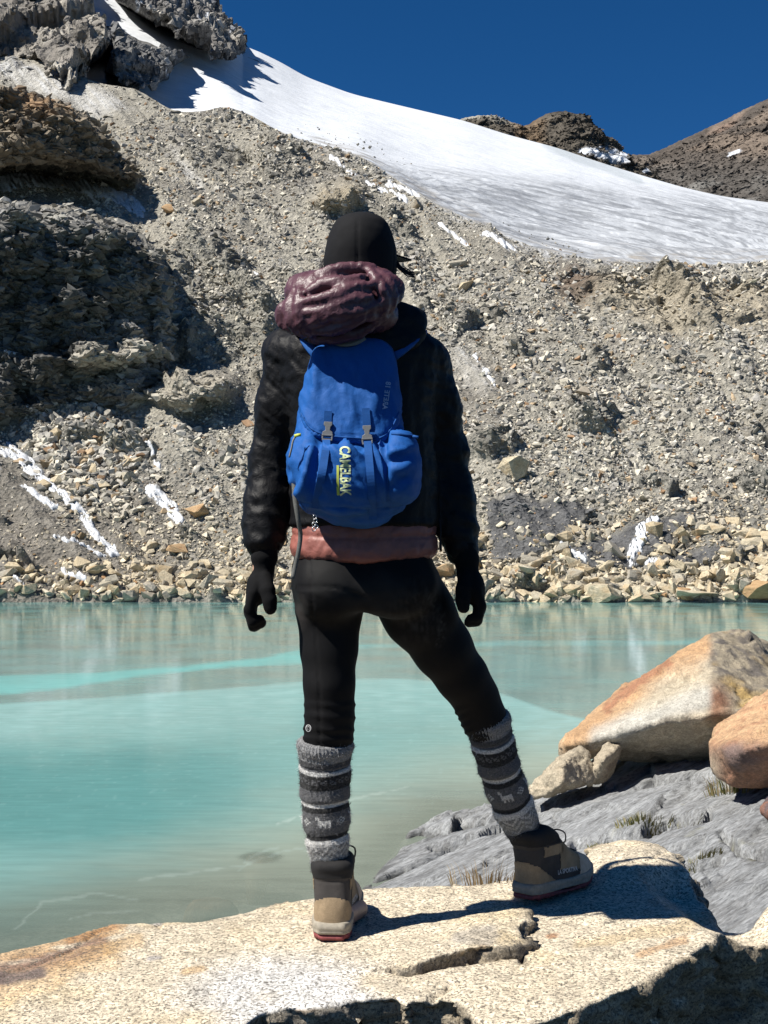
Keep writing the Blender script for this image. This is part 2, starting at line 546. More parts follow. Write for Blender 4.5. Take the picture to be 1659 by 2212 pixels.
inS = sstep(3, -12, sd_poly(WX, WY, SCAR)); Yh += 2.6*inS*sstep(415, 520, PX)
LEDGE = [(150, 800), (165, 745), (205, 728), (240, 752), (290, 732), (380, 748), (400, 772), (330, 782), (250, 800)]
inO2 = sstep(5, -22, sd_poly(WX, WY, LEDGE)); Yh -= 2.0*inO2
inK = sstep(3, -30, sd_poly(WX, WY, KNOB)); Yh -= 3.5*inK
sdC = sd_poly(WX, WY, SCARP); inC = sstep(10, -40, sdC)
Yh += 2.4*inC*sstep(760, 610, PY)
inB = sum(sstep(3, -12, sd_poly(WX, WY, q)) for q in SLABS)
Yh -= .5*inB
Yh = blur(Yh, 4)
hill = P(PX, PY, Yh)
# roughness in metres, along the slope's rough normal
NRM = np.array([0, -.75, .66])
q = hill
crag = np.clip(np.maximum(inL, inU), 0, 1)
da = (PX*.80-PY*.60); dl_ = (PX*.6+PY*.8)
d = 1.0*fbm(q/13, 4, seed=21)+2.3*fbm(np.stack([da/95, dl_/420, PX*0], -1), 3, seed=23)+.3*ridged(np.stack([da/38, dl_/230, PX*0], -1), 3, seed=25)+.45*ridged(q/1.7, 3, seed=27)*sstep(-.2, .3, fbm(q/9, 3, seed=28))+.35*ridged(q/4.2, 4, seed=22)*(1-.6*inB)
wq = q+.35*np.stack([fbm(q/1.6, 3, seed=410+k) for k in range(3)], -1)
rockd = 1.5*facets(wq/np.array([4.5, 4.5, 2.4]), 405)+.75*facets(wq/np.array([1.6, 1.6, .8]), 407)+.5*facets(wq/np.array([.7, .7, .35]), 409)+.8*ridged(q/np.array([6, 6, 3]), 4, seed=31)
OUTN = fbm(np.stack([(PX*.8+PY*.3)/120, (PY-.35*PX)/75, PX*0], -1), 4, seed=415)
CRAGR = [(330, 560), (420, 505), (500, 575), (600, 650), (606, 720), (565, 785), (470, 792), (400, 792), (350, 730)]
RGHT = [(560, 320), (650, 330), (700, 380), (640, 400), (560, 400)], [(1210, 905), (1280, 870), (1335, 900), (1310, 960), (1230, 950)], [(1030, 960), (1120, 960), (1110, 1000), (1040, 990)], [(940, 690), (1010, 660), (1040, 700), (980, 740)]
outm = np.clip(sstep(.18, .34, OUTN)+sstep(5, -20, sd_poly(WX, WY, CRAGR))+sum(sstep(4, -14, sd_poly(WX, WY, q_)) for q_ in RGHT), 0, 1)*(1-crag)
cragr = sstep(5, -20, sd_poly(WX, WY, CRAGR))
outd = .9*facets(wq/np.array([2.6, 2.6, 1.3]), 417)+.5*facets(wq/np.array([.9, .9, .5]), 419)+.6
scarpd = .6*ridged(q/np.array([2.2, 2.2, 3.2]), 4, seed=37)+.8*facets(wq/np.array([1.8, 1.8, 1.6]), 427)
fine = .16*fbm(q/.7, 3, seed=41)
dd = (d*.6+fine)*(1-crag)+crag*(rockd+fine)+outm*outd*(1-.8*np.clip(inB,0,1))+inO*(.5*facets(wq/np.array([2.2, 2.2, 1.1]), 423)+.3*facets(wq/.7, 425))+(inC+inK)*scarpd*.8
fade = sstep(1330, 1285, PY)*(1-.8*sstep(.985, 1, tt)[None, :])
disp = lerp(NRM[None, None, :], np.array([.25, -.95, .2])[None, None, :], crag[..., None])
dd = lerp(blur(dd, 1), blur(dd, 2), np.clip(crag+outm+inO+inC, 0, 1))
hill = hill+disp*(dd*fade)[..., None]

# colour of the ground, with shade painted on the lower cliff
N1 = fbm(q/9, 4, seed=61); N2 = fbm(q/2.2, 4, seed=62)
c = np.zeros(PX.shape+(3,)); c[:] = (.30, .283, .24)
c = cmix(c, (.19, .178, .158), sstep(-.1, .45, N1))
c = cmix(c, (.34, .305, .24), sstep(.05, .5, N2)*.5)
SILT = sstep(.10, .32, fbm(np.stack([da/70, dl_/380, PX*0], -1), 4, seed=431))
c = cmix(c, (.335, .315, .265), SILT*.7)
c = cmix(c, (.2, .19, .165), outm*.75)
c = cmix(c, (.115, .105, .09), outm*sstep(0, .4, fbm(q/1.5, 3, seed=421))*.6)
lowgray = sstep(560, 300, PX)*sstep(960, 1060, PY); c = cmix(c, (.17, .155, .135), lowgray*.8)
c = cmix(c, (.17, .165, .15), sstep(1050, 1250, PX)*sstep(1000, 1100, PY)*sstep(1260, 1180, PY)*.7)
c = cmix(c, (.22, .2, .17), sstep(900, 1120, PX)*sstep(1180, 1000, PX)*sstep(730, 800, PY)*sstep(1000, 900, PY)*.7)
c = cmix(c, (.33, .29, .22), inC*.8)
c = cmix(c, (.14, .105, .08), sstep(70, 10, np.hypot((WX-1240)/1.4, WY-625))*.9)
c = cmix(c, (.33, .28, .2), inK*.7)
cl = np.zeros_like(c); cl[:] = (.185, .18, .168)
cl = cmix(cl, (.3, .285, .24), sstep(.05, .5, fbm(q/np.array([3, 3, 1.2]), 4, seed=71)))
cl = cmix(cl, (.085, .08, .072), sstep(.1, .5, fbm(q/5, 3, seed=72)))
cl = cl*(1-.45*sstep(330, 200, PX+.25*(PY-650))*sstep(470, 560, PY))[..., None]  # deep shade at the lower left of the cliff, put into the colour
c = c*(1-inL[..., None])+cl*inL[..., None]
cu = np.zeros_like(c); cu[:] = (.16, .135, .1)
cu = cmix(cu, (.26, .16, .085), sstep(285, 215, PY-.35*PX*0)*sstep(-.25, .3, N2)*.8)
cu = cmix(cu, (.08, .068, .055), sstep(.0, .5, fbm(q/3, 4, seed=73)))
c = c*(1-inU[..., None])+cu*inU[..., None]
c = cmix(c, (.36, .33, .27), np.clip(inO+inO2, 0, 1)*.8)
c = cmix(c, (.105, .106, .11), np.clip(inB, 0, 1)*.9)
c = cmix(c, (.25, .24, .205), cragr*.8)
# snow and dusty ice lying on the slope
def streak(pts, wdt, thr=0.0, rough=1.0, soft=.18):
    dl = sd_line(WX, WY, pts)
    edge = 1-dl/wdt
    n = fbm(np.stack([PX/34+PY/40, (PY-.75*PX)/9, PX*0], -1), 4, seed=81)
    return sstep(thr, thr+soft, edge*.9-.5*rough*(n+.35))
SN = np.zeros(PX.shape)
for pts, w, th, r in [([(-300, 350), (0, 398), (60, 404), (110, 404), (190, 410), (250, 432), (302, 458)], 15, -.1, .8), ([(230, 420), (262, 432), (300, 456)], 15, 0, .7),
                      ([(-60, 950), (0, 985), (60, 1015), (120, 1060), (180, 1120), (250, 1198)], 17, .1, 1.2), ([(20, 965), (70, 1010), (110, 1050)], 14, .25, 1.4), ([(60, 1072), (120, 1110)], 11, .15, 1.1),
                      ([(328, 1060), (350, 1080), (388, 1130)], 19, .1, .9), ([(140, 1245), (190, 1270)], 14, .2, 1.3), ([(120, 1175), (230, 1205)], 11, .3, 1.5),
                      ([(318, 960), (345, 1010)], 12, .35, 1.2), ([(0, 1260), (60, 1290)], 10, .4, 1.4), ([(1368, 1195), (1384, 1158), (1412, 1145)], 24, .12, 1.1), ([(1210, 1195), (1262, 1215)], 17, .25, 1.5), ([(1360, 1215), (1420, 1225)], 14, .3, 1.5),
                      ([(720, 352), (762, 388)], 16, .3, 1.4), ([(790, 395), (880, 440)], 13, .3, 1.5), ([(950, 490), (1010, 528)], 14, .3, 1.5), ([(840, 400), (900, 425)], 18, .2, 1.5), ([(1050, 515), (1110, 550)], 16, .25, 1.5),
                      ([(1030, 775), (1050, 820), (1072, 850)], 17, .38, 1.8), ([(20, 770), (60, 880), (95, 900)], 20, .35, 1.6), ([(80, 600), (120, 850)], 30, .6, 2), ([(520, 560), (590, 650)], 9, .5, 1.8)]:
    SN = np.maximum(SN, streak(pts, w, th, r))
dust = sstep(6, -26, sd_poly(WX, WY, [(-60, 128), (60, 138), (140, 142), (215, 190), (300, 240), (268, 246), (205, 272), (140, 225), (60, 200), (0, 180), (-80, 170)]))
dust = np.maximum(dust, sstep(5, -16, sd_poly(WX, WY, [(360, 322), (385, 330), (445, 408), (440, 422), (402, 400)])))
dust = np.maximum(dust, sstep(8, -30, sd_poly(WX, WY, [(960, 740), (1010, 735), (1075, 850), (1050, 885), (985, 820)]))*.45)
c = cmix(c, (.43, .42, .39), dust*.85)
c = cmix(c, (.56, .575, .6), np.clip(dust*sstep(-.1, .35, fbm(np.stack([(PX-PY)/10, (PX+PY)/90, PX*0], -1), 4, seed=83))*.55, 0, 1))
snow_line = sstep(30, -4, PY-RG+10*fbm(wn*2, 4, seed=85))*sstep(560, 640, PX)
SN = np.maximum(SN, snow_line*.75*sstep(-.25, .25, fbm(np.stack([PX/30, (PY-.5*PX)/7, PX*0], -1), 4, seed=86)))
SNb = SN*sstep(-.38, .12, fbm(np.stack([(PX*.6+PY*.8)/30, (PX*.8-PY*.6)/3.6, PX*0], -1), 3, seed=88))
c = cmix(c, (.6, .62, .65), .8*SN*sstep(-.42, .05, fbm(np.stack([(PX*.6+PY*.8)/30, (PX*.8-PY*.6)/3.2, PX*0], -1), 3, seed=88)))
F_h = grid_faces(nU, nV)
me = mesh_np('hillside', hill.reshape(-1, 3), F_h[:, ::-1]); set_col(me, c.reshape(-1, 3))
hillcol = c
# snow lying in streaks on the slope: a thin layer above the ground
mk = (SNb > .6) & (PY > RG+6)
fm = mk[:-1, :-1] | mk[1:, :-1] | mk[1:, 1:] | mk[:-1, 1:]
ff = F_h.reshape(nU-1, nV-1, 4)[fm]
us, inv = np.unique(ff, return_inverse=True)
sp_ = (blur(hill[..., 0], 1).ravel()[us], blur(hill[..., 1], 2).ravel()[us], blur(hill[..., 2], 2).ravel()[us])
sp_ = np.stack(sp_, -1)+NRM*(.22*sstep(.3, .8, SNb.ravel()[us])-.06)[:, None]
M_patch = NT('old snow', .6, .2); _n = M_patch.noise(6, 4, .6); M_patch = M_patch.done(M_patch.ramp(_n, [(.3, (.36, .37, .39)), (.65, (.66, .68, .71))]), M_patch.bump(_n, .5, .06))
tag(link('snow_patches', mesh_np('snow_patches', sp_, inv.reshape(ff.shape)[:, ::-1]), M_patch), 'white snow streaks lying in gullies of the moraine slope', 'snow', kind='stuff')
HILLSIDE = tag(link('hillside', me, M_hill), 'boulder strewn moraine slope rising from the far shore to the glacier', 'hillside', kind='structure')

# ---------------------------------------------------------------- glacier behind the moraine
SKY = [(-300, -330), (200, -190), (380, -60), (440, 0), (525, 98), (560, 112), (610, 136), (660, 166), (760, 203), (860, 227), (1000, 260), (1100, 292), (1200, 318), (1300, 352), (1390, 380), (1480, 406), (1560, 424), (1659, 437), (1900, 470), (2200, 505)]
gU, gV = 1050, 320
gx = np.linspace(-220, 1950, gU); GX = np.repeat(gx[:, None], gV, 1)
rg = smooth_pl(gx, RIDGE); _tx = np.arange(-400, 2400.); _ty = pl(_tx, SKY); _ts = np.convolve(np.pad(_ty, 45, 'edge'), np.hanning(91)/np.hanning(91).sum(), 'valid')
_ts = lerp(_ty, _ts, sstep(560, 620, _tx))
def skyf(px): return np.interp(px, _tx, _ts)
sk = skyf(gx)
low = rg+45
GY = low[:, None]+(sk-low)[:, None]*np.linspace(0, 1, gV)[None, :]
def glacier_depth(px, py):
    r = smooth_pl(px, RIDGE); s = skyf(px)
    Yl = hill_base(px, r)*1.22+4; Ys = 430.0
    zl = CAMZ+Yl*(HOR-r)/FOC; zs = CAMZ+Ys*(HOR-s)/FOC
    m = (zs-zl)/(Ys-Yl)
    k = (HOR-py)/FOC
    return np.clip((zl-m*Yl-CAMZ)/np.minimum(k-m, -.0006), Yl*.8, Ys*1.03)
GD = glacier_depth(GX, GY)
gl = P(GX, GY, GD)
ice = sstep(-12, 60, GY-(318+.10*(GX-640))+14*fbm(np.stack([GX/70, GY/20, GX*0], -1), 4, seed=907))*sstep(600, 800, GX)      # lower tongue: sun cups and dirt
flow = np.stack([gl[..., 0]/14+gl[..., 1]/30, gl[..., 1]/7, gl[..., 2]/3], -1)
rill = ridged(np.stack([(gl[..., 0]+.9*gl[..., 1])/9, (gl[..., 1]-.4*gl[..., 0])/60, gl[..., 2]/12], -1), 4, seed=91)
dz = .9*fbm(gl/40, 3, seed=93)+.25*fbm(gl/np.array([16, 6, 6]), 3, seed=94)+ice*(.6*rill+.12*ridged(gl/np.array([3.5, 3.5, 3]), 3, seed=95))
dz *= (1-sstep(.97, 1, np.linspace(0, 1, gV)))[None, :]
gl = gl+np.array([0, -.2, 1.0])*dz[..., None]
gc = np.zeros(GX.shape+(3,)); gc[:] = (.62, .645, .675)
dirt = sstep(-.05, .55, fbm(flow*.6, 4, seed=97)+.35*ridged(flow*1.2, 3, seed=98)-.1)*ice
st1 = ridged(np.stack([(GX+1.6*GY)/200, (GY-.26*GX+9*fbm(np.stack([GX/130, GY/60, GX*0], -1), 3, seed=909))/6, GX*0], -1), 4, gain=.65, seed=901); st2 = fbm(np.stack([GX/90, (GY-.25*GX)/10, GX*0], -1), 4, seed=903); wv_ = ridged(np.stack([GX/22, (GY-.2*GX)/6, GX*0], -1), 3, seed=905)
gc = cmix(gc, (.205, .22, .24), np.clip(dirt*.1+ice*.08+ice*sstep(0, .5, st1*.9+.5*st2)*.3+ice*sstep(.2, .6, wv_)*.2*sstep(900, 1200, GX), 0, .85))
gc = cmix(gc, (.44, .47, .5), sstep(.1, .6, st2)*(1-ice)*.35)
gc = cmix(gc, (.25, .23, .2), sstep(34, 0, low[:, None]-45-GY+16*fbm(flow, 4, seed=99))*sstep(600, 700, GX)*sstep(-.2, .3, fbm(gl/2.5, 3, seed=100))*.85)
band = sd_line(GX+8*fbm(flow, 3, seed=101), GY, [(1180, 310), (1250, 345), (1310, 362), (1380, 392)])
gc = cmix(gc, (.42, .46, .48), sstep(14, 4, band)*.7)
t = NT('glacier snow', .65, .25)
n1 = t.noise(.35, 5, .6); n2 = t.noise(1.6, 4, .6)
cc = t.mix(1, t.attr('Col'), t.ramp(n1, [(.3, .9), (.7, 1.08)]), 'MULTIPLY')
uvm = t.n.new('ShaderNodeUVMap').outputs[0]
def uvn(sx_, sy_, det, dist):
    m_ = t.n.new('ShaderNodeMapping'); t.l.new(uvm, m_.inputs[0]); m_.inputs['Scale'].default_value = (sx_, sy_, 1); return t.noise(1, det, .62, m_.outputs[0], dist)
la, lb = uvn(.006, .20, 6, .25), uvn(.013, .42, 5, .5)
ln = t.math('ADD', t.math('MULTIPLY', la, .6), t.math('MULTIPLY', lb, .4))
lf = t.math('MULTIPLY', t.ramp(ln, [(.40, .85), (.47, .55), (.52, .05), (.56, 0)]), t.attr('ice', True))
cc = t.mix(lf, cc, (.17, .18, .195))
M_snow = t.done(cc, t.bump(n2, .3, .25, t.bump(n1, .25, .8)))
me = mesh_np('glacier', gl.reshape(-1, 3), grid_faces(gU, gV)[:, ::-1]); set_col(me, gc.reshape(-1, 3)); set_val(me, ice.ravel(), 'ice')
ul = me.uv_layers.new(name='UVMap'); li = np.empty(len(me.loops), np.int32); me.loops.foreach_get('vertex_index', li)
ul.data.foreach_set('uv', np.stack([GX.ravel()+1.2*GY.ravel(), GY.ravel()-.24*GX.ravel()], 1)[li].astype(np.float32).ravel())
tag(link('glacier', me, M_snow), 'white snow covered glacier sweeping down from the rocky peak', 'glacier', kind='structure')

# ---------------------------------------------------------------- crags standing out of the snow, upper left
def crag_sheet(name, label, x0, x1, y0, y1, n, m, inside, bump, noise_amp, colf, back=0.0, mat=None, seed=1, depthf=None):
    ax = np.linspace(x0, x1, n); X = np.repeat(ax[:, None], m, 1)
    top = y0(ax) if callable(y0) else np.full(n, float(y0))
    Yy = y1+(top-y1)[:, None]*np.linspace(0, 1, m)[None, :]
    D = (depthf or glacier_depth)(X, Yy)
    w = np.stack([X/40, Yy/40, X*0], -1)
    wx = X+10*fbm(w, 4, seed=seed)+1.5*gnoise(w*6, seed); wy = Yy+10*fbm(w, 4, seed=seed+3)+1.5*gnoise(w*6, seed+5)
    ins = inside(wx, wy)                                 # 1 inside, 0 outside
    D2 = blur(D*(1-ins*bump(X, Yy))+(1-ins)*back, 3)
    p = P(X, Yy, D2)
    s = np.array(noise_amp[1:])
    wp = p+s*.12*np.stack([fbm(p/s*2, 3, seed=seed+k) for k in range(3)], -1)
    r = 1.1*facets(wp/s, seed+11)+.55*facets(wp/s*2.7, seed+13)+.3*facets(wp/s*6.5, seed+15)+.4*ridged(p/s, 4, seed=seed+17)
    r = blur(r, 2)
    p = p+np.array([.25, -.9, .15])*(noise_amp[0]*r*sstep(.25, .95, ins))[..., None]
    c = colf(X, Yy, p, ins)
    bv, bf, bc = block_sheet(p, c, sstep(.6, .95, ins), int(n*m*.22), 5, 30, 2.0, (1, .9, 1.5), seed+40, .25)
    V_, F_ = join([(p.reshape(-1, 3), grid_faces(n, m)[:, ::-1]), (bv, bf)])
    me = mesh_np(name, V_, F_, False); set_col(me, np.concatenate([c.reshape(-1, 3), bc]))
    return tag(link(name, me, mat or M_far), label, 'mountain', kind='structure')

def crag_col(a, b, dark, snow=0.0, sd=5):
    def f(X, Y_, p, ins):
        c = np.zeros(X.shape+(3,)); c[:] = a
        c = cmix(c, b, sstep(-.2, .5, fbm(p/np.array([14, 14, 5]), 4, seed=sd)))
        c = cmix(c, dark, sstep(.05, .5, ridged(p/np.array([9, 9, 26]), 4, seed=sd+2)-.2))
        if snow: c = cmix(c, (.62, .65, .7), sstep(.22, .5, fbm(np.stack([(X-1.3*Y_)/60, (Y_+.8*X)/14, X*0], -1), 4, seed=sd+4))*snow)
        return c
    return f
def polyin(polys, soft=10):
    return lambda x, y: np.clip(sum(sstep(3, -soft, sd_poly(x, y, q)) for q in polys), 0, 1)
PILLAR = [(-300, -300), (190, -300), (196, 0), (212, 50), (240, 96), (222, 120), (188, 142), (160, 158), (130, 152), (60, 124), (0, 128), (-300, 120)]
crag_sheet('rock_peak', 'tall grey brown rock pillars standing at the head of the snow', -300, 262, -260, 240, 200, 190, polyin([PILLAR]), lambda X, Y_: .15+.07*np.clip(X/240, -1, 1)+.0006*np.clip(Y_, -200, 160),
           (6.5, 16, 16, 46), crag_col((.33, .31, .27), (.42, .385, .32), (.19, .175, .155), .0, 5), back=6, seed=111)
ICEROCK = [(212, 52), (252, 58), (300, 85), (345, 100), (420, 122), (440, 132), (400, 128), (372, 150), (365, 172), (310, 184), (260, 172), (225, 152), (236, 110)]
crag_sheet('mountain_crag', 'low dark ledges of ice glazed rock below the peak', 170, 480, 10, 225, 150, 110, polyin([ICEROCK], 14), lambda X, Y_: .13+0*X,
           (3.2, 12, 12, 5), crag_col((.27, .265, .25), (.36, .35, .335), (.14, .14, .14), .9, 15), back=5, seed=121)
SKYC = [(170, -220), (400, -120), (452, -20), (462, 8), (472, 32), (492, 48), (512, 66), (524, 84), (532, 98), (545, 118), (560, 130)]
UPPER = [(225, -300), (440, -300), (455, -30), (466, 10), (494, 46), (514, 66), (527, 86), (530, 104), (500, 120), (478, 116), (440, 104), (400, 88), (360, 62), (320, 42), (280, 18), (250, 0), (230, -40)]
crag_sheet('upper_mountain', 'dark shaded rock wall under the skyline left of the glacier', 150, 560, lambda x: pl(x, SKYC)-2, 165, 200, 130, polyin([UPPER], 8), lambda X, Y_: .17+.09*np.clip((X-250)/280, 0, 1)+.0003*np.clip(Y_, -200, 120),
           (5.0, 14, 14, 22), crag_col((.25, .24, .22), (.33, .31, .28), (.13, .125, .12), .8, 25), back=5, seed=131)

# ---------------------------------------------------------------- far peaks right of the glacier
SKYM = [(900, 300), (985, 262), (1005, 254), (1035, 249), (1062, 250), (1085, 256), (1105, 264), (1128, 272), (1140, 270), (1158, 258), (1180, 246), (1200, 241), (1222, 240), (1248, 247), (1270, 262), (1292, 284), (1312, 312), (1332, 330), (1352, 342), (1372, 352), (1395, 366), (1415, 385), (1450, 420), (1500, 470)]
def far_sheet(name, label, sky, ybot, n, m, Ytop, Ybot, amp, colf, seed, x0, x1, sharp=2.0):
    ax = np.linspace(x0, x1, n); X = np.repeat(ax[:, None], m, 1)
    top = pl(ax, sky)+sharp*gnoise(np.stack([ax/7, ax*0, ax*0], -1), seed)
    u = np.linspace(0, 1, m)[None, :]
    Yy = ybot+(top-ybot)[:, None]*u
    D = Ybot+(Ytop-Ybot)*u+0*X
    p = P(X, Yy, D)
    s = np.array(amp[1:])
    r = .7*ridged(p/s, 5, seed=seed)+.25*facets((p+s*.15*np.stack([fbm(p/s*2, 3, seed=seed+k) for k in range(3)], -1))/s*1.3, seed+3)+.3*facets(p/s*3.6, seed+5)+.35*ridged(p/s*4, 4, seed=seed+7)
    r = blur(r, 1)
    f = np.minimum(1, (1-u)*14)
    p = p+np.array([.5, -.85, .1])*(amp[0]*r*f)[..., None]
    c = colf(X, Yy, p)
    bv, bf, bc = block_sheet(p, c, np.where((u < .95) & (c[..., 2] < .45), 1., 0.), int(n*m*.45), 3, 14, 2.2, (1.2, 1, .8), seed+40, .4)
    V_, F_ = join([(p.reshape(-1, 3), grid_faces(n, m)[:, ::-1]), (bv, bf)])
    me = mesh_np(name, V_, F_, False); set_col(me, np.concatenate([c.reshape(-1, 3), bc]))
    return tag(link(name, me, M_far), label, 'mountain', kind='structure')
def mid_col(X, Y_, p):
    c = np.zeros(X.shape+(3,)); c[:] = (.085, .075, .062)
    c = cmix(c, (.3, .29, .25), sstep(1120, 1085, X)*sstep(285, 262, Y_+.12*(1085-X)))
    c = cmix(c, (.16, .115, .075), sstep(1080, 1110, X)*sstep(1180, 1150, X)*.8)
    c = cmix(c, (.17, .15, .12), sstep(.0, .5, fbm(p/22, 4, seed=141))*.7)
    c = cmix(c, (.055, .05, .045), sstep(.1, .5, fbm(p/np.array([30, 30, 12]), 4, seed=143))*.6)
    s = sd_line(X, Y_, [(1240, 338), (1300, 350), (1330, 358)]); s2 = sd_line(X, Y_, [(1285, 328), (1328, 348)])+3; s3 = sd_line(X, Y_, [(1378, 352), (1388, 366), (1376, 378)])
    n = fbm(np.stack([X/14, Y_/7, X*0], -1), 3, seed=145)
    c = cmix(c, (.62, .65, .7), sstep(9, 3, np.minimum(np.minimum(s, s2), s3*1.3)+10*n))
    return c
far_sheet('far_peak', 'dark rounded rocky summit peeping over the glacier edge', SKYM, 480, 280, 120, 640, 560, (9, 30, 30, 22), mid_col, 151, 900, 1500)
SKYR = [(1250, 380), (1330, 345), (1365, 334), (1400, 334), (1440, 318), (1470, 303), (1500, 290), (1530, 275), (1560, 262), (1600, 240), (1659, 213), (1800, 140), (2000, 50), (2200, -40)]
def ridge_col(X, Y_, p):
    c = np.zeros(X.shape+(3,)); c[:] = (.155, .125, .1)
    c = cmix(c, (.2, .13, .1), sstep(.0, .5, fbm(p/60, 4, seed=161))*sstep(330, 270, Y_))
    c = cmix(c, (.14, .135, .125), sstep(330, 400, Y_))
    c = cmix(c, (.07, .062, .055), sstep(.15, .5, ridged(p/np.array([40, 40, 70]), 4, seed=163)-.15)*.8)
    c = cmix(c, (.62, .65, .7), sstep(5, 2, sd_line(X, Y_, [(1560, 342), (1580, 334)])))
    return c
far_sheet('right_mountain', 'brown rocky ridge climbing beyond the right end of the glacier', SKYR, 560, 300, 160, 900, 620, (11, 40, 40, 60), ridge_col, 171, 1250, 2200, 3)
# ================================================================ LAKE
lp = np.linspace(-420, 2080, 420); ly = np.concatenate([np.linspace(1276, 1330, 60), np.linspace(1332, 1700, 190), np.linspace(1703, 2330, 150)])
LX = np.repeat(lp[:, None], len(ly), 1); LY = np.repeat(ly[None, :], len(lp), 0)
lk = PZ(LX, LY, 0.0)
w = np.stack([LX/260, LY/36, LX*0], -1)
nA = fbm(w, 5, seed=201); nB = fbm(np.stack([LX/60, LY/9, LX*0], -1), 4, seed=202)
c = np.zeros(LX.shape+(3,)); c[:] = (.145, .27, .255)
depth_t = sstep(1560, 1990, LY+60*nA)
c = cmix(c, (.075, .20, .195), sstep(1570, 1670, LY+40*nA)*sstep(1880, 1780, LY+30*nA)*sstep(760, 300, LX)*.85)
sandy = np.clip(sstep(1670, 1900, LY+.33*(LX-560)+50*nA), 0, 1)
c = cmix(c, (.27, .285, .225), sandy*.78)
c = cmix(c, (.12, .175, .155), sstep(1880, 2060, LY+20*nA)*.75)
c = cmix(c, (.10, .215, .195), sstep(1430, 1330, LY)*.5)
ice1 = sd_poly(LX+10*nB, LY+3*nB, [(-420, 1478), (0, 1458), (200, 1452), (400, 1438), (560, 1420), (645, 1403), (760, 1398), (760, 1408), (660, 1434), (500, 1442), (300, 1462), (100, 1492), (-100, 1510), (-420, 1540)])
c = cmix(c, (.13, .36, .345), sstep(5, -6, ice1)*.8)
c = cmix(c, (.14, .38, .38), sstep(7, 2, sd_line(LX, LY+2*nB, [(740, 1399), (900, 1394), (1100, 1390), (1450, 1389), (1800, 1384)]))*.8)
ICE_EDGE = [(-420, 1548), (0, 1524), (200, 1510), (400, 1496), (660, 1476), (800, 1469), (930, 1473), (1080, 1500), (1180, 1535), (1290, 1562), (1400, 1575)]
edge_y = smooth_pl(LX, ICE_EDGE)
milky = sstep(-2, 3, LY-edge_y+2*nB)*sstep(130, 8, LY-edge_y+30*nA)
c = cmix(c, (.24, .40, .39), milky*(.3+.4*sstep(-.3, .5, nB)))
c = cmix(c, (.22, .40, .39), sstep(6, 1, np.abs(LY-edge_y+1.5*nB))*.6)
for pts in [[(30, 2010), (90, 1950), (210, 1930), (300, 1945)], [(300, 1900), (520, 1870), (640, 1830), (700, 1850)], [(600, 1780), (700, 1740), (880, 1700)], [(150, 1985), (190, 1975), (300, 1970)], [(520, 1880), (540, 1850), (600, 1830)]]:
    c = cmix(c, (.34, .42, .38), sstep(3.5, .8, sd_line(LX+12*nB, LY+5*nB, pts))*.4)
fr = sstep(.25, .7, gnoise(np.stack([LX/16, LY/3.2, LX*0], -1), 207))*sstep(1480, 1560, LY)*sstep(1900, 1650, LY)
c = cmix(c, (.34, .52, .5), fr*.12)
openw = sstep(8, -8, LY-edge_y)*(1-.8*sstep(5, -6, ice1))
refl = .4+.6*openw+.15*nB
shore_dist = sd_line(LX, LY, [(-400, 2190), (0, 2056), (240, 1990), (560, 1960), (790, 1915), (870, 1820), (960, 1765), (1080, 1745), (1340, 1650), (1660, 1640)])
clear = np.clip(.42*sstep(200, 0, shore_dist)+.06*sstep(1750, 1950, LY), 0, .45)*sstep(1640, 1720, LY)
for sx_, sy_, rx_, ry_ in ((565, 1852, 62, 17), (455, 1950, 120, 20)): clear = np.maximum(clear, .5*sstep(1.2, .5, np.hypot((LX-sx_)/rx_, (LY-sy_)/ry_)+.15*nB))
me = mesh_np('lake_water', lk.reshape(-1, 3), grid_faces(len(lp), len(ly))[:, ::-1])
set_col(me, c.reshape(-1, 3)); set_val(me, refl.ravel(), 'refl'); set_val(me, clear.ravel(), 'clear')
t = NT('icy turquoise water', .5, .1)
nd = t.n
dif = nd.new('ShaderNodeBsdfDiffuse'); glo = nd.new('ShaderNodeBsdfGlossy'); tr = nd.new('ShaderNodeBsdfTransparent')
n1 = t.noise(5.5, 4, .55, t.co((1, .45, 1))); n2 = t.noise(9, 5, .6, t.co((.22, 1, 1))); n0 = t.noise(.6, 3, .5)
cc = t.mix(1, t.attr('Col'), t.ramp(n2, [(.3, .9), (.7, 1.1)]), 'MULTIPLY')
t.l.new(cc, dif.inputs[0])
glo.inputs['Roughness'].default_value = .1; glo.inputs[0].default_value = (.9, .95, .95, 1)
b = t.bump(n1, .10, .02, t.bump(n2, .05, .006)); t.l.new(b, glo.inputs['Normal'])
fz = nd.new('ShaderNodeFresnel'); fz.inputs[0].default_value = 1.33; t.l.new(b, fz.inputs['Normal'])
fac = t.math('MULTIPLY', fz.outputs[0], t.math('MULTIPLY', t.attr('refl', True), t.ramp(n0, [(.35, .7), (.65, 1.1)])))
m1 = nd.new('ShaderNodeMixShader'); t.l.new(t.attr('clear', True), m1.inputs[0]); t.l.new(dif.outputs[0], m1.inputs[1]); t.l.new(tr.outputs[0], m1.inputs[2])
m2 = nd.new('ShaderNodeMixShader'); t.l.new(fac, m2.inputs[0]); t.l.new(m1.outputs[0], m2.inputs[1]); t.l.new(glo.outputs[0], m2.inputs[2])
t.l.new(m2.outputs[0], t.out.inputs['Surface'])
tag(link('lake_water', me, t.m), 'turquoise glacier lake under thin broken ice', 'lake', kind='structure')

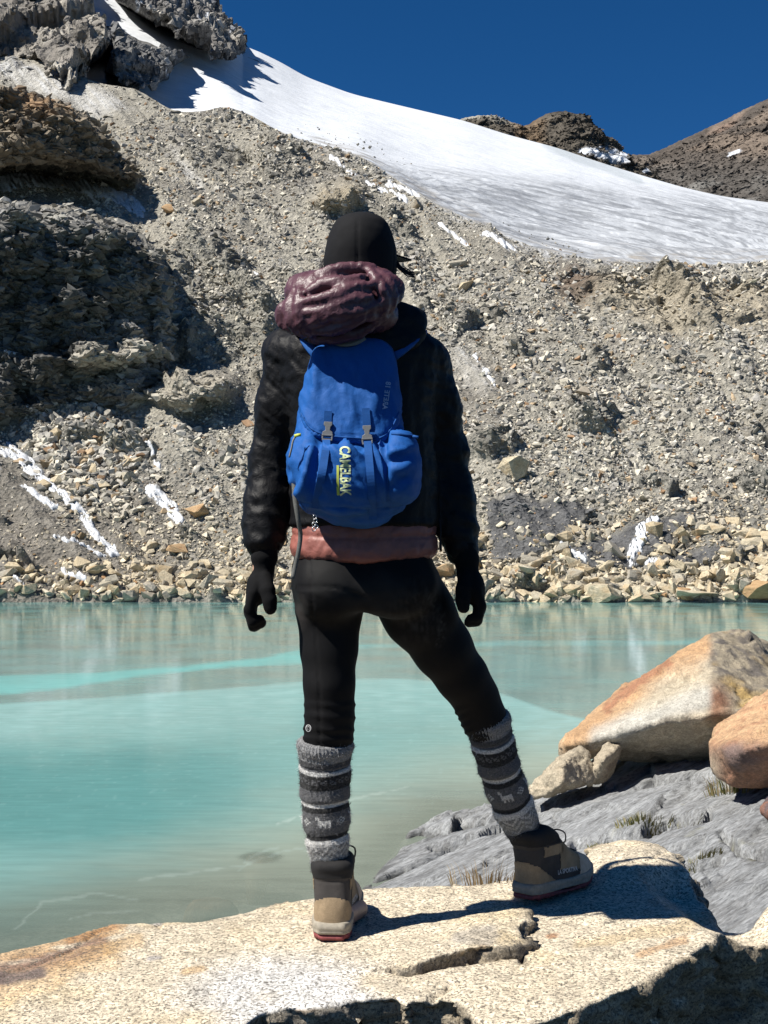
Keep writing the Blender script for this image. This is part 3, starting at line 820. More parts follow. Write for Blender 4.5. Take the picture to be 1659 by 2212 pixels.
# bed of the lake under the near water
bp = np.linspace(-420, 2080, 260); by = np.linspace(1600, 2400, 130)
BX = np.repeat(bp[:, None], len(by), 1); BY = np.repeat(by[None, :], len(bp), 0)
bd = PZ(BX, BY, -.12)
bd[..., 2] = -.14-.16*np.clip(bd[..., 1]-6.2, -1, 9)**1.0*.45+.05*fbm(bd/.5, 3, seed=211)
bc = np.zeros(BX.shape+(3,)); bc[:] = (.3, .29, .235)
bc = cmix(bc, (.2, .195, .16), sstep(-.1, .4, fbm(bd/.35, 4, seed=212)))
me = mesh_np('lake_bed', bd.reshape(-1, 3), grid_faces(len(bp), len(by))[:, ::-1]); set_col(me, bc.reshape(-1, 3))
M_bed = rock_terrain_mat('silty bed', 6, .01)
tag(link('lake_bed', me, M_bed), 'silty lake bed showing through the shallow water', 'lake bed', kind='structure')
# ================================================================ LOOSE ROCK ON THE SLOPE
hill_bvh = BVHTree.FromPolygons([Vector(a) for a in hill.reshape(-1, 3)[::1]], F_h.tolist()) if False else None
def hill_at(px, py):
    """bilinear look up of the displaced slope"""
    u = np.clip((px+450)/2600*(nU-1), 0, nU-1.001); rg_ = smooth_pl(px, RIDGE)
    v = np.clip((py-1335)/(rg_-1335)*(nV-1), 0, nV-1.001)
    i = u.astype(int); j = v.astype(int); a = (u-i)[:, None]; b = (v-j)[:, None]
    return (hill[i, j]*(1-a)*(1-b)+hill[i+1, j]*a*(1-b)+hill[i, j+1]*(1-a)*b+hill[i+1, j+1]*a*b), i, j

def rock_cols(n, r, warm):
    """warm 0..1 per rock"""
    base = np.array([[.45, .425, .37], [.52, .48, .395], [.38, .36, .32], [.29, .275, .25], [.56, .52, .43], [.38, .29, .19], [.31, .2, .12]])
    w = np.array([.27, .2, .22, .16, .08, .05, .02])
    idx = r.choice(7, n, p=w/w.sum())
    c = base[idx]*r.uniform(.55, 1.22, (n, 1))
    return c*(1-warm[:, None])+c*np.array([1.1, 1.0, .82])*warm[:, None]

def in_view_ok(px, py):
    a = np.minimum(sd_poly(px, py, LOWCLIFF), sd_poly(px, py, UPCRAG))
    return a
def scatter(n, r, x0, x1, y0, y1, smin_, smax_, power, dens=None):
    px = r.uniform(x0, x1, n); py = r.uniform(y0, y1, n)
    py = np.minimum(py, 1303)
    ok = py > smooth_pl(px, RIDGE)+4
    ok &= in_view_ok(px, py) > r.uniform(-4, 10, n)
    if dens is not None: ok &= r.uniform(0, 1, n) < dens(px, py)
    px, py = px[ok], py[ok]
    s = smin_+(smax_-smin_)*r.uniform(0, 1, len(px))**power
    return px, py, s
r = np.random.default_rng(77)
def dens_gen(px, py):
    n = fbm(np.stack([px/70, py/55, px*0], -1), 4, seed=301)
    d = .5+.6*sstep(-.3, .3, n)
    d *= 1-.85*sstep(8, -30, sd_poly(px, py, SCARP))*(py > 600)
    for q_ in SLABS: d *= 1-.85*sstep(4, -10, sd_poly(px, py, q_))
    d *= 1-.9*sstep(5, -20, sd_poly(px, py, OUTCROP))-0
    d *= 1-.8*sstep(5, -12, sd_poly(px, py, KNOB))
    d *= 1-.7*sstep(330, 200, px)*sstep(980, 1060, py)
    d *= 1-.75*sstep(80, 30, np.hypot(px-1020, (py-810)*.8))
    d *= 1-.9*sstep(45, 20, sd_line(px, py, [(60, 160), (200, 230), (270, 250)]))
    d *= 1-.5*sstep(60, 20, np.hypot(px-400, (py-930)*1.2))
    d *= 1-.65*sstep(.14, .3, fbm(np.stack([(px*.8+py*.3)/120, (py-.35*px)/75, px*0], -1), 4, seed=415))
    d *= 1-.72*sstep(.10, .32, fbm(np.stack([(px*.80-py*.60)/70, (px*.6+py*.8)/380, px*0], -1), 4, seed=431))*sstep(1260, 1200, py)
    return np.clip(d, 0, 1)
sets = [scatter(85000, r, -60, 1720, 130, 1300, 4.0, 12, 2.2, dens_gen),
        scatter(12000, r, 880, 1720, 560, 1300, 7, 24, 2.6, dens_gen),
        scatter(5000, r, 200, 900, 250, 700, 6, 20, 2.6, dens_gen),
        scatter(2400, r, 40, 330, 870, 1150, 9, 32, 1.6, lambda x, y: sstep(150, 60, np.hypot((x-190)*.9, y-990))),
        scatter(2600, r, 130, 620, 930, 1290, 8, 30, 2.4, lambda x, y: sstep(-.2, .3, fbm(np.stack([x/60, y/60, x*0], -1), 3, seed=305))),
        scatter(3600, r, -80, 1740, 1225, 1303, 8, 40, 2.6, lambda x, y: .25+.75*sstep(1225, 1285, y)*(sstep(150, 380, x)*.8+.2)),
        scatter(700, r, 980, 1720, 1140, 1300, 12, 42, 2.4, dens_gen),
        scatter(160, r, -60, 1720, 300, 1300, 18, 34, 2.0, dens_gen)]
spx = np.concatenate([s[0] for s in sets]); spy = np.concatenate([s[1] for s in sets]); ss = np.concatenate([s[2] for s in sets])
spos, si, sj = hill_at(spx, spy)
_k = r.uniform(0, 1, len(spx)) > dust[si, sj]*.97+.8*SNb[si, sj]
spx, spy, ss, spos = spx[_k], spy[_k], ss[_k], spos[_k]
ssize = ss*spos[:, 1]/FOC*.5*1.08
warm = np.clip(sstep(1000, 1250, spy)*.8+.3*fbm(np.stack([spx/90, spy/90, spx*0], -1), 3, seed=311), 0, 1)
scol = rock_cols(len(ss), r, warm)
vis = (spx > 4) & (spx < 1655) & (spy < 1301)
# hidden behind the figure?
fig = (np.abs(spx-785) < 235) & (spy > 740) & (spy < 1180) | (np.abs(spx-775) < 75) & (spy > 490)
order = np.argsort(-ss*(vis & ~fig))
BIG = order[:262]; isbig = np.zeros(len(ss), bool); isbig[BIG] = True
sv, sf, sc = build_rocks(spos[~isbig], ssize[~isbig], scol[~isbig], r)
t = NT('scree stone', .9, .2)
n1 = t.noise(4, 5, .65)
M_scree = t.done(t.mix(1, t.attr('Col'), t.ramp(n1, [(.3, .68), (.7, 1.25)]), 'MULTIPLY'), t.bump(n1, .5, .06))
me = mesh_np('scree_rubble', sv, sf, smooth=False); set_col(me, sc)
tag(link('scree_rubble', me, M_scree), 'pale loose scree stones covering the whole moraine slope', 'scree', kind='stuff')

# broken blocks standing out of the cliffs and outcrops, part of the bedrock itself
def cliff_blocks(n, s0, s1, power, r, mask, tilt, stretch, x0=-80, x1=1720, y0=120, y1=1290):
    px = r.uniform(x0, x1, n); py = r.uniform(y0, y1, n)
    ok = py > smooth_pl(px, RIDGE)+6
    px, py = px[ok], py[ok]
    p, i, j = hill_at(px, py)
    ok = r.uniform(0, 1, len(px)) < mask[i, j]
    px, py, p, i, j = px[ok], py[ok], p[ok], i[ok], j[ok]
    sz = (s0+(s1-s0)*r.uniform(0, 1, len(px))**power)*p[:, 1]/FOC*.5
    col = hillcol[i, j]*r.uniform(.75, 1.35, (len(px), 1))*np.where(r.uniform(0, 1, (len(px), 1)) < .15, 1.35, 1)
    p = p+np.array([0, .35, -.1])*sz[:, None]
    return build_rocks(p, sz, np.clip(col, 0, .5), r, tilt, np.array(stretch))
cm = np.clip(crag, 0, 1); om = np.clip(outm*.9+inO+inO2+inK*.7+inC*sstep(745, 690, PY)*.9, 0, 1)*(1-crag)
cb = [cliff_blocks(26000, 8, 44, 2.3, r, cm, .32, (1.25, .9, .75), x1=420, y1=960), cliff_blocks(15000, 4, 13, 1.5, r, cm, .5, (1.2, 1, .8), x1=420, y1=960), cliff_blocks(42000, 7, 26, 2.2, r, om, .35, (1.3, 1, .65))]
bv_, bf_, bc_, o_ = [], [], [], 0
for a_, b_, c_ in cb: bv_.append(a_); bf_.append(b_+o_); bc_.append(c_); o_ += len(a_)
me = mesh_np('cliff', np.concatenate(bv_), np.concatenate(bf_), smooth=False); set_col(me, np.concatenate(bc_))
tag(link('cliff', me, M_scree), 'broken blocky bedrock of the dark cliff and the outcrops on the slope', 'cliff', kind='structure')
# stones that rolled out on to the ice
n_ = 420; ex = 640+r.uniform(0, 1, n_)**.8*620; ey = smooth_pl(ex, RIDGE)-r.uniform(0, 1, n_)**2.2*62+4
ep = P(ex, ey, glacier_depth(ex, ey)); es = (2.5+7*r.uniform(0, 1, n_)**3)*ep[:, 1]/FOC*.5
ev_, ef_, ec_ = build_rocks(ep, es, rock_cols(n_, r, np.zeros(n_))*.6, r)
me = mesh_np('glacier_rubble', ev_, ef_, smooth=False); set_col(me, ec_)
tag(link('glacier_rubble', me, M_scree), 'small dark stones scattered on the lower edge of the glacier', 'stones', kind='stuff')

# the larger ones, each a rock of its own
def crag_rock(seed, sub=3, n=16, flat=.72, amp=.05):
    """angular boulder of unit size: a polytope seen from its centre, chipped by noise"""
    r_ = np.random.default_rng(seed)
    bm = bmesh.new(); bmesh.ops.create_icosphere(bm, subdivisions=sub, radius=1)
    bm.verts.index_update()
    v = np.array([q_.co[:] for q_ in bm.verts]); f = np.array([[x.index for x in q_.verts] for q_ in bm.faces]); bm.free()
    nn = r_.normal(size=(n, 3)); nn /= np.linalg.norm(nn, axis=1, keepdims=True)
    h = r_.uniform(.55, 1.0, n)
    rr = np.min(h[None]/np.maximum(v@nn.T, 1e-3), axis=1); rr = np.minimum(rr, 1.25)
    rr *= 1+amp*fbm(v*3+seed, 3, seed=seed)
    v = v*rr[:, None]*np.array([1.15, .95, flat])
    return v/np.abs(v).max(), f
def boulder_mat(name, cols, stain, sc, vstain=.65, bumpd=.06):
    t = NT(name, .88, .22)
    n = t.noise(1.3*sc, 5, .6); n2 = t.noise(9*sc, 5, .7); n3 = t.noise(45*sc, 3, .6)
    c = t.ramp(n2, [(.25, cols[0]), (.5, cols[1]), (.75, cols[2])])
    c = t.mix(t.ramp(n, [(.5, 0), (.68, vstain)]), c, stain)
    oi = t.n.new('ShaderNodeObjectInfo')
    c = t.mix(1, c, t.ramp(oi.outputs['Random'], [(0, (.72, .72, .74)), (.35, (1, .97, .9)), (.7, (1.12, 1.02, .86)), (1, (.9, .8, .66))]), 'MULTIPLY')
    c = t.mix(1, c, t.ramp(n3, [(.35, .8), (.65, 1.15)]), 'MULTIPLY')
    return t.done(c, t.bump(n3, .4, bumpd*.2, t.bump(n2, .7, bumpd)))
M_boul = boulder_mat('pale boulder', [(.19, .175, .15), (.42, .385, .31), (.56, .52, .42)], (.33, .24, .14), .6)
def big_hull(seed, flat, cuts=3, amp=.05):
    """angular block: hull of a few corners, its faces split and chipped"""
    v, f = hull_proto(seed, 11+seed % 4, flat)
    bm = bmesh.new(); q1 = [bm.verts.new(x) for x in v]
    for t_ in f: bm.faces.new([q1[k] for k in t_])
    for _ in range(cuts):
        bmesh.ops.subdivide_edges(bm, edges=bm.edges[:], cuts=1, use_grid_fill=True); bmesh.ops.triangulate(bm, faces=bm.faces[:])
    bm.verts.index_update(); v = np.array([x.co[:] for x in bm.verts]); f = np.array([[y.index for y in x.verts] for x in bm.faces]); bm.free()
    n = v/np.linalg.norm(v, axis=1, keepdims=True)
    return v+n*(amp*fbm(v*2.2+seed, 4, seed=seed)+amp*.5*ridged(v*5, 3, seed=seed+1))[:, None], f
BP = []
for k in range(14):
    v, f = big_hull(900+k, .75, 2, .05)
    me = mesh_np('boulder', v, f, smooth=False); me.materials.append(M_boul); BP.append((me, v))
GROUPS = [('boulders heaped along the far shoreline', 'tan angular boulder in the heap along the far shoreline'),
          ('boulders in the pile below the dark cliff', 'grey brown angular boulder in the steep pile below the dark cliff'),
          ('boulders low on the scree', 'pale angular boulder low on the scree just above the shoreline heap'),
          ('boulders high on the moraine', 'pale angular boulder perched on the high moraine below the glacier')]
for n_, i in enumerate(BIG):
    x, y = spx[i], spy[i]
    g = 0 if y > 1222 else (1 if x < 335 and y > 860 else (2 if y > 850 else 3))
    o = bpy.data.objects.new('boulder', BP[n_ % len(BP)][0]); COL.objects.link(o)
    s = ssize[i]*1.12
    o.location = spos[i]+np.array([0, 0, s*.18])
    o.scale = (s*r.uniform(.9, 1.25), s*r.uniform(.85, 1.1), s*r.uniform(.8, 1.1))
    o.rotation_euler = (r.normal(0, .35), r.normal(0, .35), r.uniform(0, 6.28))
    tag(o, GROUPS[g][1], 'boulder', GROUPS[g][0])

# boulders one can tell apart
def special(px, py, wpx, hpx, label, seed, mat=None, rot_=(0, 0, 0), flat=.75, dY=0.0, group=None):
    p, _, _ = hill_at(np.array([px], float), np.array([py], float)); p = p[0]
    v, f = big_hull(seed, flat)
    v = v/np.array([np.abs(v[:, 0]).max(), np.abs(v[:, 1]).max(), np.abs(v[:, 2]).max()])
    o = link('boulder', mesh_np('boulder', v, f, smooth=False), mat or M_boul)
    s = p[1]/FOC/2
    o.scale = (wpx*s, wpx*s*.85, hpx*s); o.location = (p[0], p[1]+dY-wpx*s*.2, p[2]+hpx*s*.45); o.rotation_euler = rot_
    return tag(o, label, 'boulder', group)
M_orange = boulder_mat('orange boulder', [(.27, .18, .11), (.38, .28, .18), (.44, .35, .24)], (.27, .13, .06), .8, .6)
M_greyb = boulder_mat('grey boulder', [(.16, .155, .15), (.24, .235, .225), (.32, .31, .29)], (.2, .17, .13), .8)
special(1106, 1040, 72, 56, 'large lone pale boulder with a bright face on the open scree', 41)
special(1292, 1300, 98, 50, 'big rounded tan boulder at the water edge of the far shore', 42, flat=.6)
special(1640, 1296, 120, 46, 'broad rust coloured slab boulder at the far shore near the big boulder', 43, M_orange, flat=.5)
special(1500, 1303, 100, 26, 'long low cream boulder dipping into the water beside the rust slab', 44, flat=.4)
special(1478, 1300, 38, 40, 'small upright orange boulder standing at the waterline', 45, M_orange)
special(1410, 1165, 40, 44, 'tilted tan boulder above the dark wet slab with white cascade', 46)
special(388, 1195, 52, 22, 'rust stained flat boulder alone low on the grey scree', 47, M_orange)
special(325, 1180, 34, 30, 'white topped angular boulder beside the rust stained one', 48)
special(1268, 880, 62, 40, 'dark grey split boulder with a black cleft in the mid scree', 49, M_greyb, (0, .3, .4))
special(430, 1120, 60, 34, 'ochre boulder lump beside the white snow tongue', 50, M_orange)
special(366, 470, 30, 26, 'yellowish rounded boulder perched high on the moraine', 51, M_orange)
special(428, 464, 24, 26, 'blocky upright tan boulder perched high on the moraine', 52)
special(960, 1255, 60, 42, 'ochre block boulder beside the walker by the far shore', 53, M_orange)
# ================================================================ NEAR ROCKS
def granite_mat(name, sc=1.0, spk=1.0, bumpd=.003):
    """speckled granite: Col attribute tints the ground mass"""
    t = NT(name, .85, .25)
    v = t.voro(150*sc, feature='F1', out=1); n = t.noise(150*sc, 4, .7); n2 = t.noise(260*sc, 2, .6); big = t.noise(9*sc, 5, .6); mid = t.noise(38*sc, 4, .65)
    vv = t.n.new('ShaderNodeSeparateColor'); t.l.new(v, vv.inputs[0])
    g = t.ramp(vv.outputs[0], [(0, 1-.38*spk), (.4, .94), (1, 1+.28*spk)])
    c = t.mix(1, t.attr('Col'), g, 'MULTIPLY')
    c = t.mix(1, c, t.ramp(big, [(.3, .82), (.7, 1.15)]), 'MULTIPLY')
    c = t.mix(1, c, t.ramp(mid, [(.3, .78), (.7, 1.18)]), 'MULTIPLY')
    c = t.mix(t.ramp(n, [(.42-.04*(1-spk), .9*spk), (.475-.04*(1-spk), 0)]), c, (.085, .075, .06))
    c = t.mix(t.ramp(n2, [(.64, 0), (.72, .6*spk)]), c, (.62, .58, .5))
    h = t.math('ADD', n, t.math('MULTIPLY', mid, 2.0))
    return t.done(c, t.bump(h, .8, bumpd, t.bump(big, .5, bumpd*5)))
M_granite = granite_mat('speckled granite')

# ---- the slab the walker stands on
def TZ(x): return 1.078+.035*(x+.13)
def wpt(px, py, z=None):
    p = PZ(px, py, 1.078 if z is None else z)
    if z is None: p = PZ(px, py, TZ(p[0]))
    return p[:2]
BACK = [(-420, 2190), (-200, 2112), (0, 2056), (110, 2030), (180, 2012), (240, 1990), (330, 1990), (430, 1990), (560, 1962), (680, 1938), (790, 1922), (900, 1915), (1000, 1909), (1100, 1900), (1190, 1878), (1262, 1862), (1275, 1838), (1335, 1818), (1425, 1826), (1460, 1850), (1510, 1900), (1565, 1962), (1610, 1966), (1670, 1946), (1800, 1900), (2000, 1880)]
FRONT = [(2000, 1960), (1800, 1975), (1680, 1990), (1590, 2005), (1562, 2018), (1545, 2032), (1500, 2066), (1470, 2072), (1440, 2092), (1370, 2128), (1290, 2150), (1200, 2186), (1130, 2205), (1050, 2196), (1008, 2186), (995, 2156), (960, 2152), (905, 2158), (880, 2166), (850, 2150), (770, 2152), (660, 2168), (580, 2170), (552, 2190), (480, 2222), (380, 2222), (300, 2205), (215, 2194), (160, 2215), (60, 2240), (-420, 2260)]
poly = [wpt(*a) for a in BACK]+[wpt(*a) for a in FRONT]
nb = len(BACK)
h = .0085
gx0, gx1, gy0, gy1, gz0, gz1 = -1.62, 1.86, 2.30, 4.35, .52, 1.22
ax = np.arange(gx0, gx1, h); ay = np.arange(gy0, gy1, h); az = np.arange(gz0, gz1, h)
XX, YY = np.meshgrid(ax, ay, indexing='ij')
q2 = np.stack([XX, YY, XX*0], -1)
wx = XX+.022*fbm(q2/.14, 4, seed=401); wy = YY+.022*fbm(q2/.14, 4, seed=402)
sd2 = sd_poly(wx, wy, poly)
front_w = [wpt(*a) for a in FRONT]; back_w = [wpt(*a) for a in BACK]
dF = sd_line(wx, wy, front_w); dB = sd_line(wx, wy, back_w)
isF = sstep(.08, -.08, dF-dB)
plate = [wpt(*a) for a in [(560, 2120), (700, 2112), (850, 2094), (880, 2101), (960, 2086), (1040, 2073), (1120, 2062), (1136, 2040), (1142, 1986), (1100, 1975), (800, 1990), (600, 2020)]]
sdp = sd_poly(wx, wy, plate)
plate_h = .026*sstep(.003, -.004, sdp)*np.clip(.25+sstep(.5, .0, sd_line(XX, YY, [wpt(1136, 2062), wpt(1142, 2000)]))*.9, 0, 1)*sstep(.75, .05, sd_line(XX, YY, [wpt(850, 2094), wpt(960, 2086), wpt(1120, 2062), wpt(1142, 1990)]))
ztop = TZ(XX)-.02*sstep(3.0, 2.6, YY)+.016*fbm(q2/.5, 4, seed=411)+.007*fbm(q2/.09, 4, seed=412)
ztop += plate_h
hump = [wpt(*a) for a in [(1240, 1880), (1262, 1850), (1290, 1830), (1340, 1818), (1420, 1826), (1452, 1850), (1470, 1880), (1400, 1905), (1300, 1920)]]
ztop += .028*sstep(.05, -.10, sd_poly(XX, YY, hump))
ztop -= .055*sstep(.14, .02, sd_line(XX, YY, [wpt(1480, 1905), wpt(1540, 1950), wpt(1600, 1985)]))
ztop += .03*sstep(1.05, 1.5, XX)
for pts, wd, dp in [([(1140, 1990), (1148, 2006), (1131, 2022), (1141, 2042), (1126, 2060), (1134, 2078)], .006, .03), ([(846, 2096), (880, 2103), (960, 2088), (1040, 2075), (1122, 2064)], .006, .018),
                    ([(1150, 2100), (1260, 2085), (1400, 2050), (1500, 2010)], .003, .006), ([(1000, 2130), (1080, 2128), (1150, 2122)], .003, .008), ([(900, 1960), (960, 1958)], .004, .012), ([(930, 2170), (945, 2140), (990, 2120)], .005, .012),
                    ([(700, 2150), (760, 2138), (800, 2135)], .003, .01), ([(1290, 1900), (1400, 1880), (1440, 1850)], .003, .008), ([(1300, 1835), (1350, 1850), (1330, 1880)], .003, .006), ([(230, 2000), (150, 2060), (0, 2110)], .004, .008),
                    ([(340, 1995), (350, 2010), (390, 2006)], .004, .01), ([(1560, 2020), (1600, 2080), (1650, 2120)], .006, .02)]:
    ztop -= dp*sstep(wd*2.2, wd*.4, sd_line(wx*.6+XX*.4, wy*.6+YY*.4, [wpt(*a) for a in pts]))
# rounded crest, undercut towards the camera, steep behind
und = lerp(-.35, .42, isF)
ZZ = az[None, None, :]
drop = np.maximum(ztop[..., None]-ZZ, 0)
bulge = .045*fbm(np.stack(np.broadcast_arrays(XX[::4, ::4, None]/.16, YY[::4, ::4, None]/.16, az[None, None, ::4]/.11), -1), 3, seed=421)
bulge = np.repeat(np.repeat(np.repeat(bulge, 4, 0), 4, 1), 4, 2)[:len(ax), :len(ay), :len(az)]
Fv = smax(ZZ-ztop[..., None], sd2[..., None]+und[..., None]*drop+bulge*np.minimum(drop*9, 1), .02)
Fv = np.maximum(Fv, np.maximum(gz0+.02-ZZ, np.maximum(np.maximum(gx0+.02-XX, XX-gx1+.03), np.maximum(gy0+.02-YY, YY-gy1+.03))[..., None]))
gv, gf = surface_nets(Fv.astype(np.float32), (gx0, gy0, gz0), h)
del Fv, drop, bulge
gn = vnormals(gv, gf)
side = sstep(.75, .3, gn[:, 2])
gv = gv+gn*(.004*fbm(gv/.03, 3, seed=431)+side*(.035*facets((gv+.02*np.stack([fbm(gv/.06, 2, seed=436+k) for k in range(3)], -1))/np.array([.2, .2, .1]), 433)+.014*facets(gv/np.array([.07, .07, .035]), 434)+.008*fbm(gv/.04, 3, seed=435)))[:, None]
gpx, gpy = pix(gv)
c = np.zeros((len(gv), 3)); c[:] = (.58, .50, .375)
Nn = fbm(gv/.25, 4, seed=441); Nm = fbm(gv/.07, 4, seed=442)
c = cmix(c, (.62, .61, .59), sstep(120, 40, np.hypot((gpx-620)/2.6, gpy-2150))*.9)
c = cmix(c, (.56, .44, .26), sstep(.05, .5, Nn)*.7)
def stain(pts, wd, col, a, nz=.6):
    global c
    d = sd_line(gpx, gpy, pts)+Nm*wd*nz*1.6
    c = cmix(c, col, sstep(wd, wd*.35, d)*a)
stain([(-60, 2120), (60, 2090), (150, 2070), (215, 2040)], 34, (.2, .12, .085), .95)
stain([(-60, 2150), (100, 2110), (240, 2060)], 40, (.5, .33, .16), .6)
stain([(-60, 2100), (20, 2115), (90, 2100)], 18, (.13, .1, .095), .9)
stain([(150, 2035), (200, 2012), (245, 2000)], 13, (.2, .075, .045), .9)
stain([(-40, 2075), (80, 2050), (150, 2030), (260, 2000)], 20, (.42, .25, .11), .7)
stain([(230, 2050), (300, 2030)], 20, (.4, .24, .09), .5); stain([(400, 2100), (440, 2090)], 10, (.45, .27, .1), .6); stain([(1000, 2062), (1040, 2055)], 18, (.45, .25, .1), .6)
stain([(1380, 2060), (1480, 2030)], 12, (.42, .23, .1), .6); stain([(1185, 2022), (1200, 2020)], 8, (.35, .16, .07), .8); stain([(1250, 2040), (1420, 2010), (1550, 1975)], 20, (.46, .34, .18), .5)
stain([(990, 2030), (1060, 2020)], 26, (.27, .26, .25), .55); stain([(320, 2070), (345, 2066)], 8, (.3, .29, .3), .7); stain([(330, 1995), (345, 1996)], 10, (.33, .32, .31), .8)
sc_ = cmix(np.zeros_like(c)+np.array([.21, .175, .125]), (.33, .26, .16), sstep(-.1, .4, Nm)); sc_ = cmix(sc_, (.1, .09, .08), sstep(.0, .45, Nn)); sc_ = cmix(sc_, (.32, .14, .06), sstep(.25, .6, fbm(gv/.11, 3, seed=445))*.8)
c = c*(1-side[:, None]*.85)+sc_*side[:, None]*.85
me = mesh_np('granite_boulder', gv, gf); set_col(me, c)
tag(link('granite_boulder', me, M_granite), 'huge pale speckled granite boulder with cracks under the boots of the walker', 'boulder')
GB = BVHTree.FromPolygons([tuple(a) for a in gv], gf.tolist())
def ground_at(x, y):
    hit = GB.ray_cast(Vector((x, y, 3)), Vector((0, 0, -1)))
    return hit[0].z if hit[0] else 1.08

# ---- grey bedrock shelving into the lake
sx = np.arange(-1.2, 5.2, .017); sy = np.arange(4.0, 12.6, .022)
SX, SY = np.meshgrid(sx, sy, indexing='ij')
def slab_plane(x, y): return .229*(x+.11)-.0417*(y-8.06)
q3 = np.stack([SX, SY, SX*0], -1)
warp = fbm(q3/1.1, 3, seed=501)
th = .72+SX*0                    # direction of the foliation
ua = SX*np.cos(th)-SY*np.sin(th)*.0+SY*0
al = SX*np.sin(th)+SY*np.cos(th); ac = SX*np.cos(th)-SY*np.sin(th)+.16*warp+.025*fbm(q3/.35, 3, seed=517)+.05*SX*SX
fol = ridged(np.stack([ac/.085, al/1.5, SX*0], -1), 4, seed=503); fol2 = ridged(np.stack([ac/.03, al/.5, SX*0], -1), 3, seed=505)
step = fbm(np.stack([ac/.5, al/2.6, SX*0], -1), 3, seed=507)
zs = slab_plane(SX, SY)+.013*fol+.009*fol2+.05*np.round(step*3)/3+.035*facets(np.stack([ac/.5, al/1.3, SX*0], -1), 519)+.03*fbm(q3/.5, 4, seed=509)
spx_, spy_ = pix(np.stack([SX, SY, zs], -1))
for pts, wd, dp in [([(862, 1822), (900, 1806), (960, 1790), (1010, 1780), (1078, 1764)], 9, .07), ([(940, 1830), (1040, 1800), (1090, 1790)], 6, .04), ([(1165, 1752), (1240, 1722), (1330, 1700)], 5, .03), ([(1240, 1822), (1310, 1812), (1390, 1796), (1470, 1772), (1530, 1760)], 10, .07), ([(1290, 1848), (1350, 1840), (1420, 1846)], 7, .05), ([(1430, 1905), (1480, 1880), (1560, 1860)], 7, .05), ([(1380, 1700), (1480, 1680), (1540, 1672)], 5, .035), ([(800, 1905), (900, 1868), (1010, 1820)], 5, .03), ([(1560, 1800), (1600, 1840), (1659, 1850)], 8, .05)]:
    zs = zs-1.9*dp*sstep(wd*1.5, wd*.3, sd_line(spx_+5*warp*4, spy_+6*fbm(q3/.12, 3, seed=521), pts))
zs = zs+.05*sstep(.0, -.15, zs)
EDGE = [PZ(a, b, z)[:2] for a, b, z in [(700, 2000, 0), (780, 1918, 0), (868, 1850, 0), (880, 1800, .02), (960, 1765, .05), (1080, 1745, .1), (1160, 1722, .15), (1340, 1650, .34), (1540, 1640, .48), (1760, 1640, .6), (2000, 1640, .7)]]
outp = EDGE+[(9, 12), (9, 3), (-1, 3), (-.9, 6.5)]
sde = sd_poly(SX+.08*warp, SY+.1*fbm(q3/.4, 3, seed=511), outp)
zs = zs-np.clip(sde, 0, 2)*1.1
zs = np.where(sde > 0, np.minimum(zs, .6-sde*1.1), zs)
slab = np.stack([SX, SY, zs], -1)
c = np.zeros(SX.shape+(3,)); c[:] = (.185, .187, .186)
c = cmix(c, (.06, .063, .07), sstep(.3, -.35, fol)*.85); c = cmix(c, (.30, .31, .315), sstep(.3, .75, fol2)*.6)
c = cmix(c, (.26, .265, .26), sstep(.1, .5, fbm(q3/.9, 4, seed=513))*.5)
sp_, sq_ = pix(slab)
c = cmix(c, (.2, .19, .1), sstep(.15, .5, fbm(q3/.15, 3, seed=515))*sstep(60, 15, sd_line(sp_, sq_, [(1280, 1840), (1390, 1790), (1470, 1770), (1500, 1850), (1620, 1850)]))*.8)
c = cmix(c, (.06, .06, .055), sstep(.05, .0, zs)*.8)
t = NT('grey foliated rock', .8, .3)
rv = t.co(1, (0, 0, 41)); mp = t.n.new('ShaderNodeMapping'); t.l.new(rv, mp.inputs[0]); mp.inputs['Scale'].default_value = (1, .14, .6)
n1 = t.noise(13, 5, .7, mp.outputs[0]); n2 = t.noise(85, 5, .75, mp.outputs[0])
cc = t.mix(1, t.attr('Col'), t.ramp(n2, [(.36, .5), (.5, 1.0), (.64, 1.35)]), 'MULTIPLY'); cc = t.mix(1, cc, t.ramp(n1, [(.32, .62), (.68, 1.3)]), 'MULTIPLY')
M_slab = t.done(cc, t.bump(n2, .8, .014, t.bump(n1, .7, .035)))
me = mesh_np('bedrock', slab.reshape(-1, 3), grid_faces(len(sx), len(sy))); set_col(me, c.reshape(-1, 3))
tag(link('bedrock', me, M_slab), 'grey layered bedrock shelving into the lake behind the granite boulder', 'bedrock', kind='structure')
SLB = BVHTree.FromPolygons([tuple(a) for a in slab.reshape(-1, 3)], grid_faces(len(sx), len(sy)).tolist())
def slab_z(x, y):
    hit = SLB.ray_cast(Vector((x, y, 3)), Vector((0, 0, -1)))
    return hit[0].z if hit[0] else 0

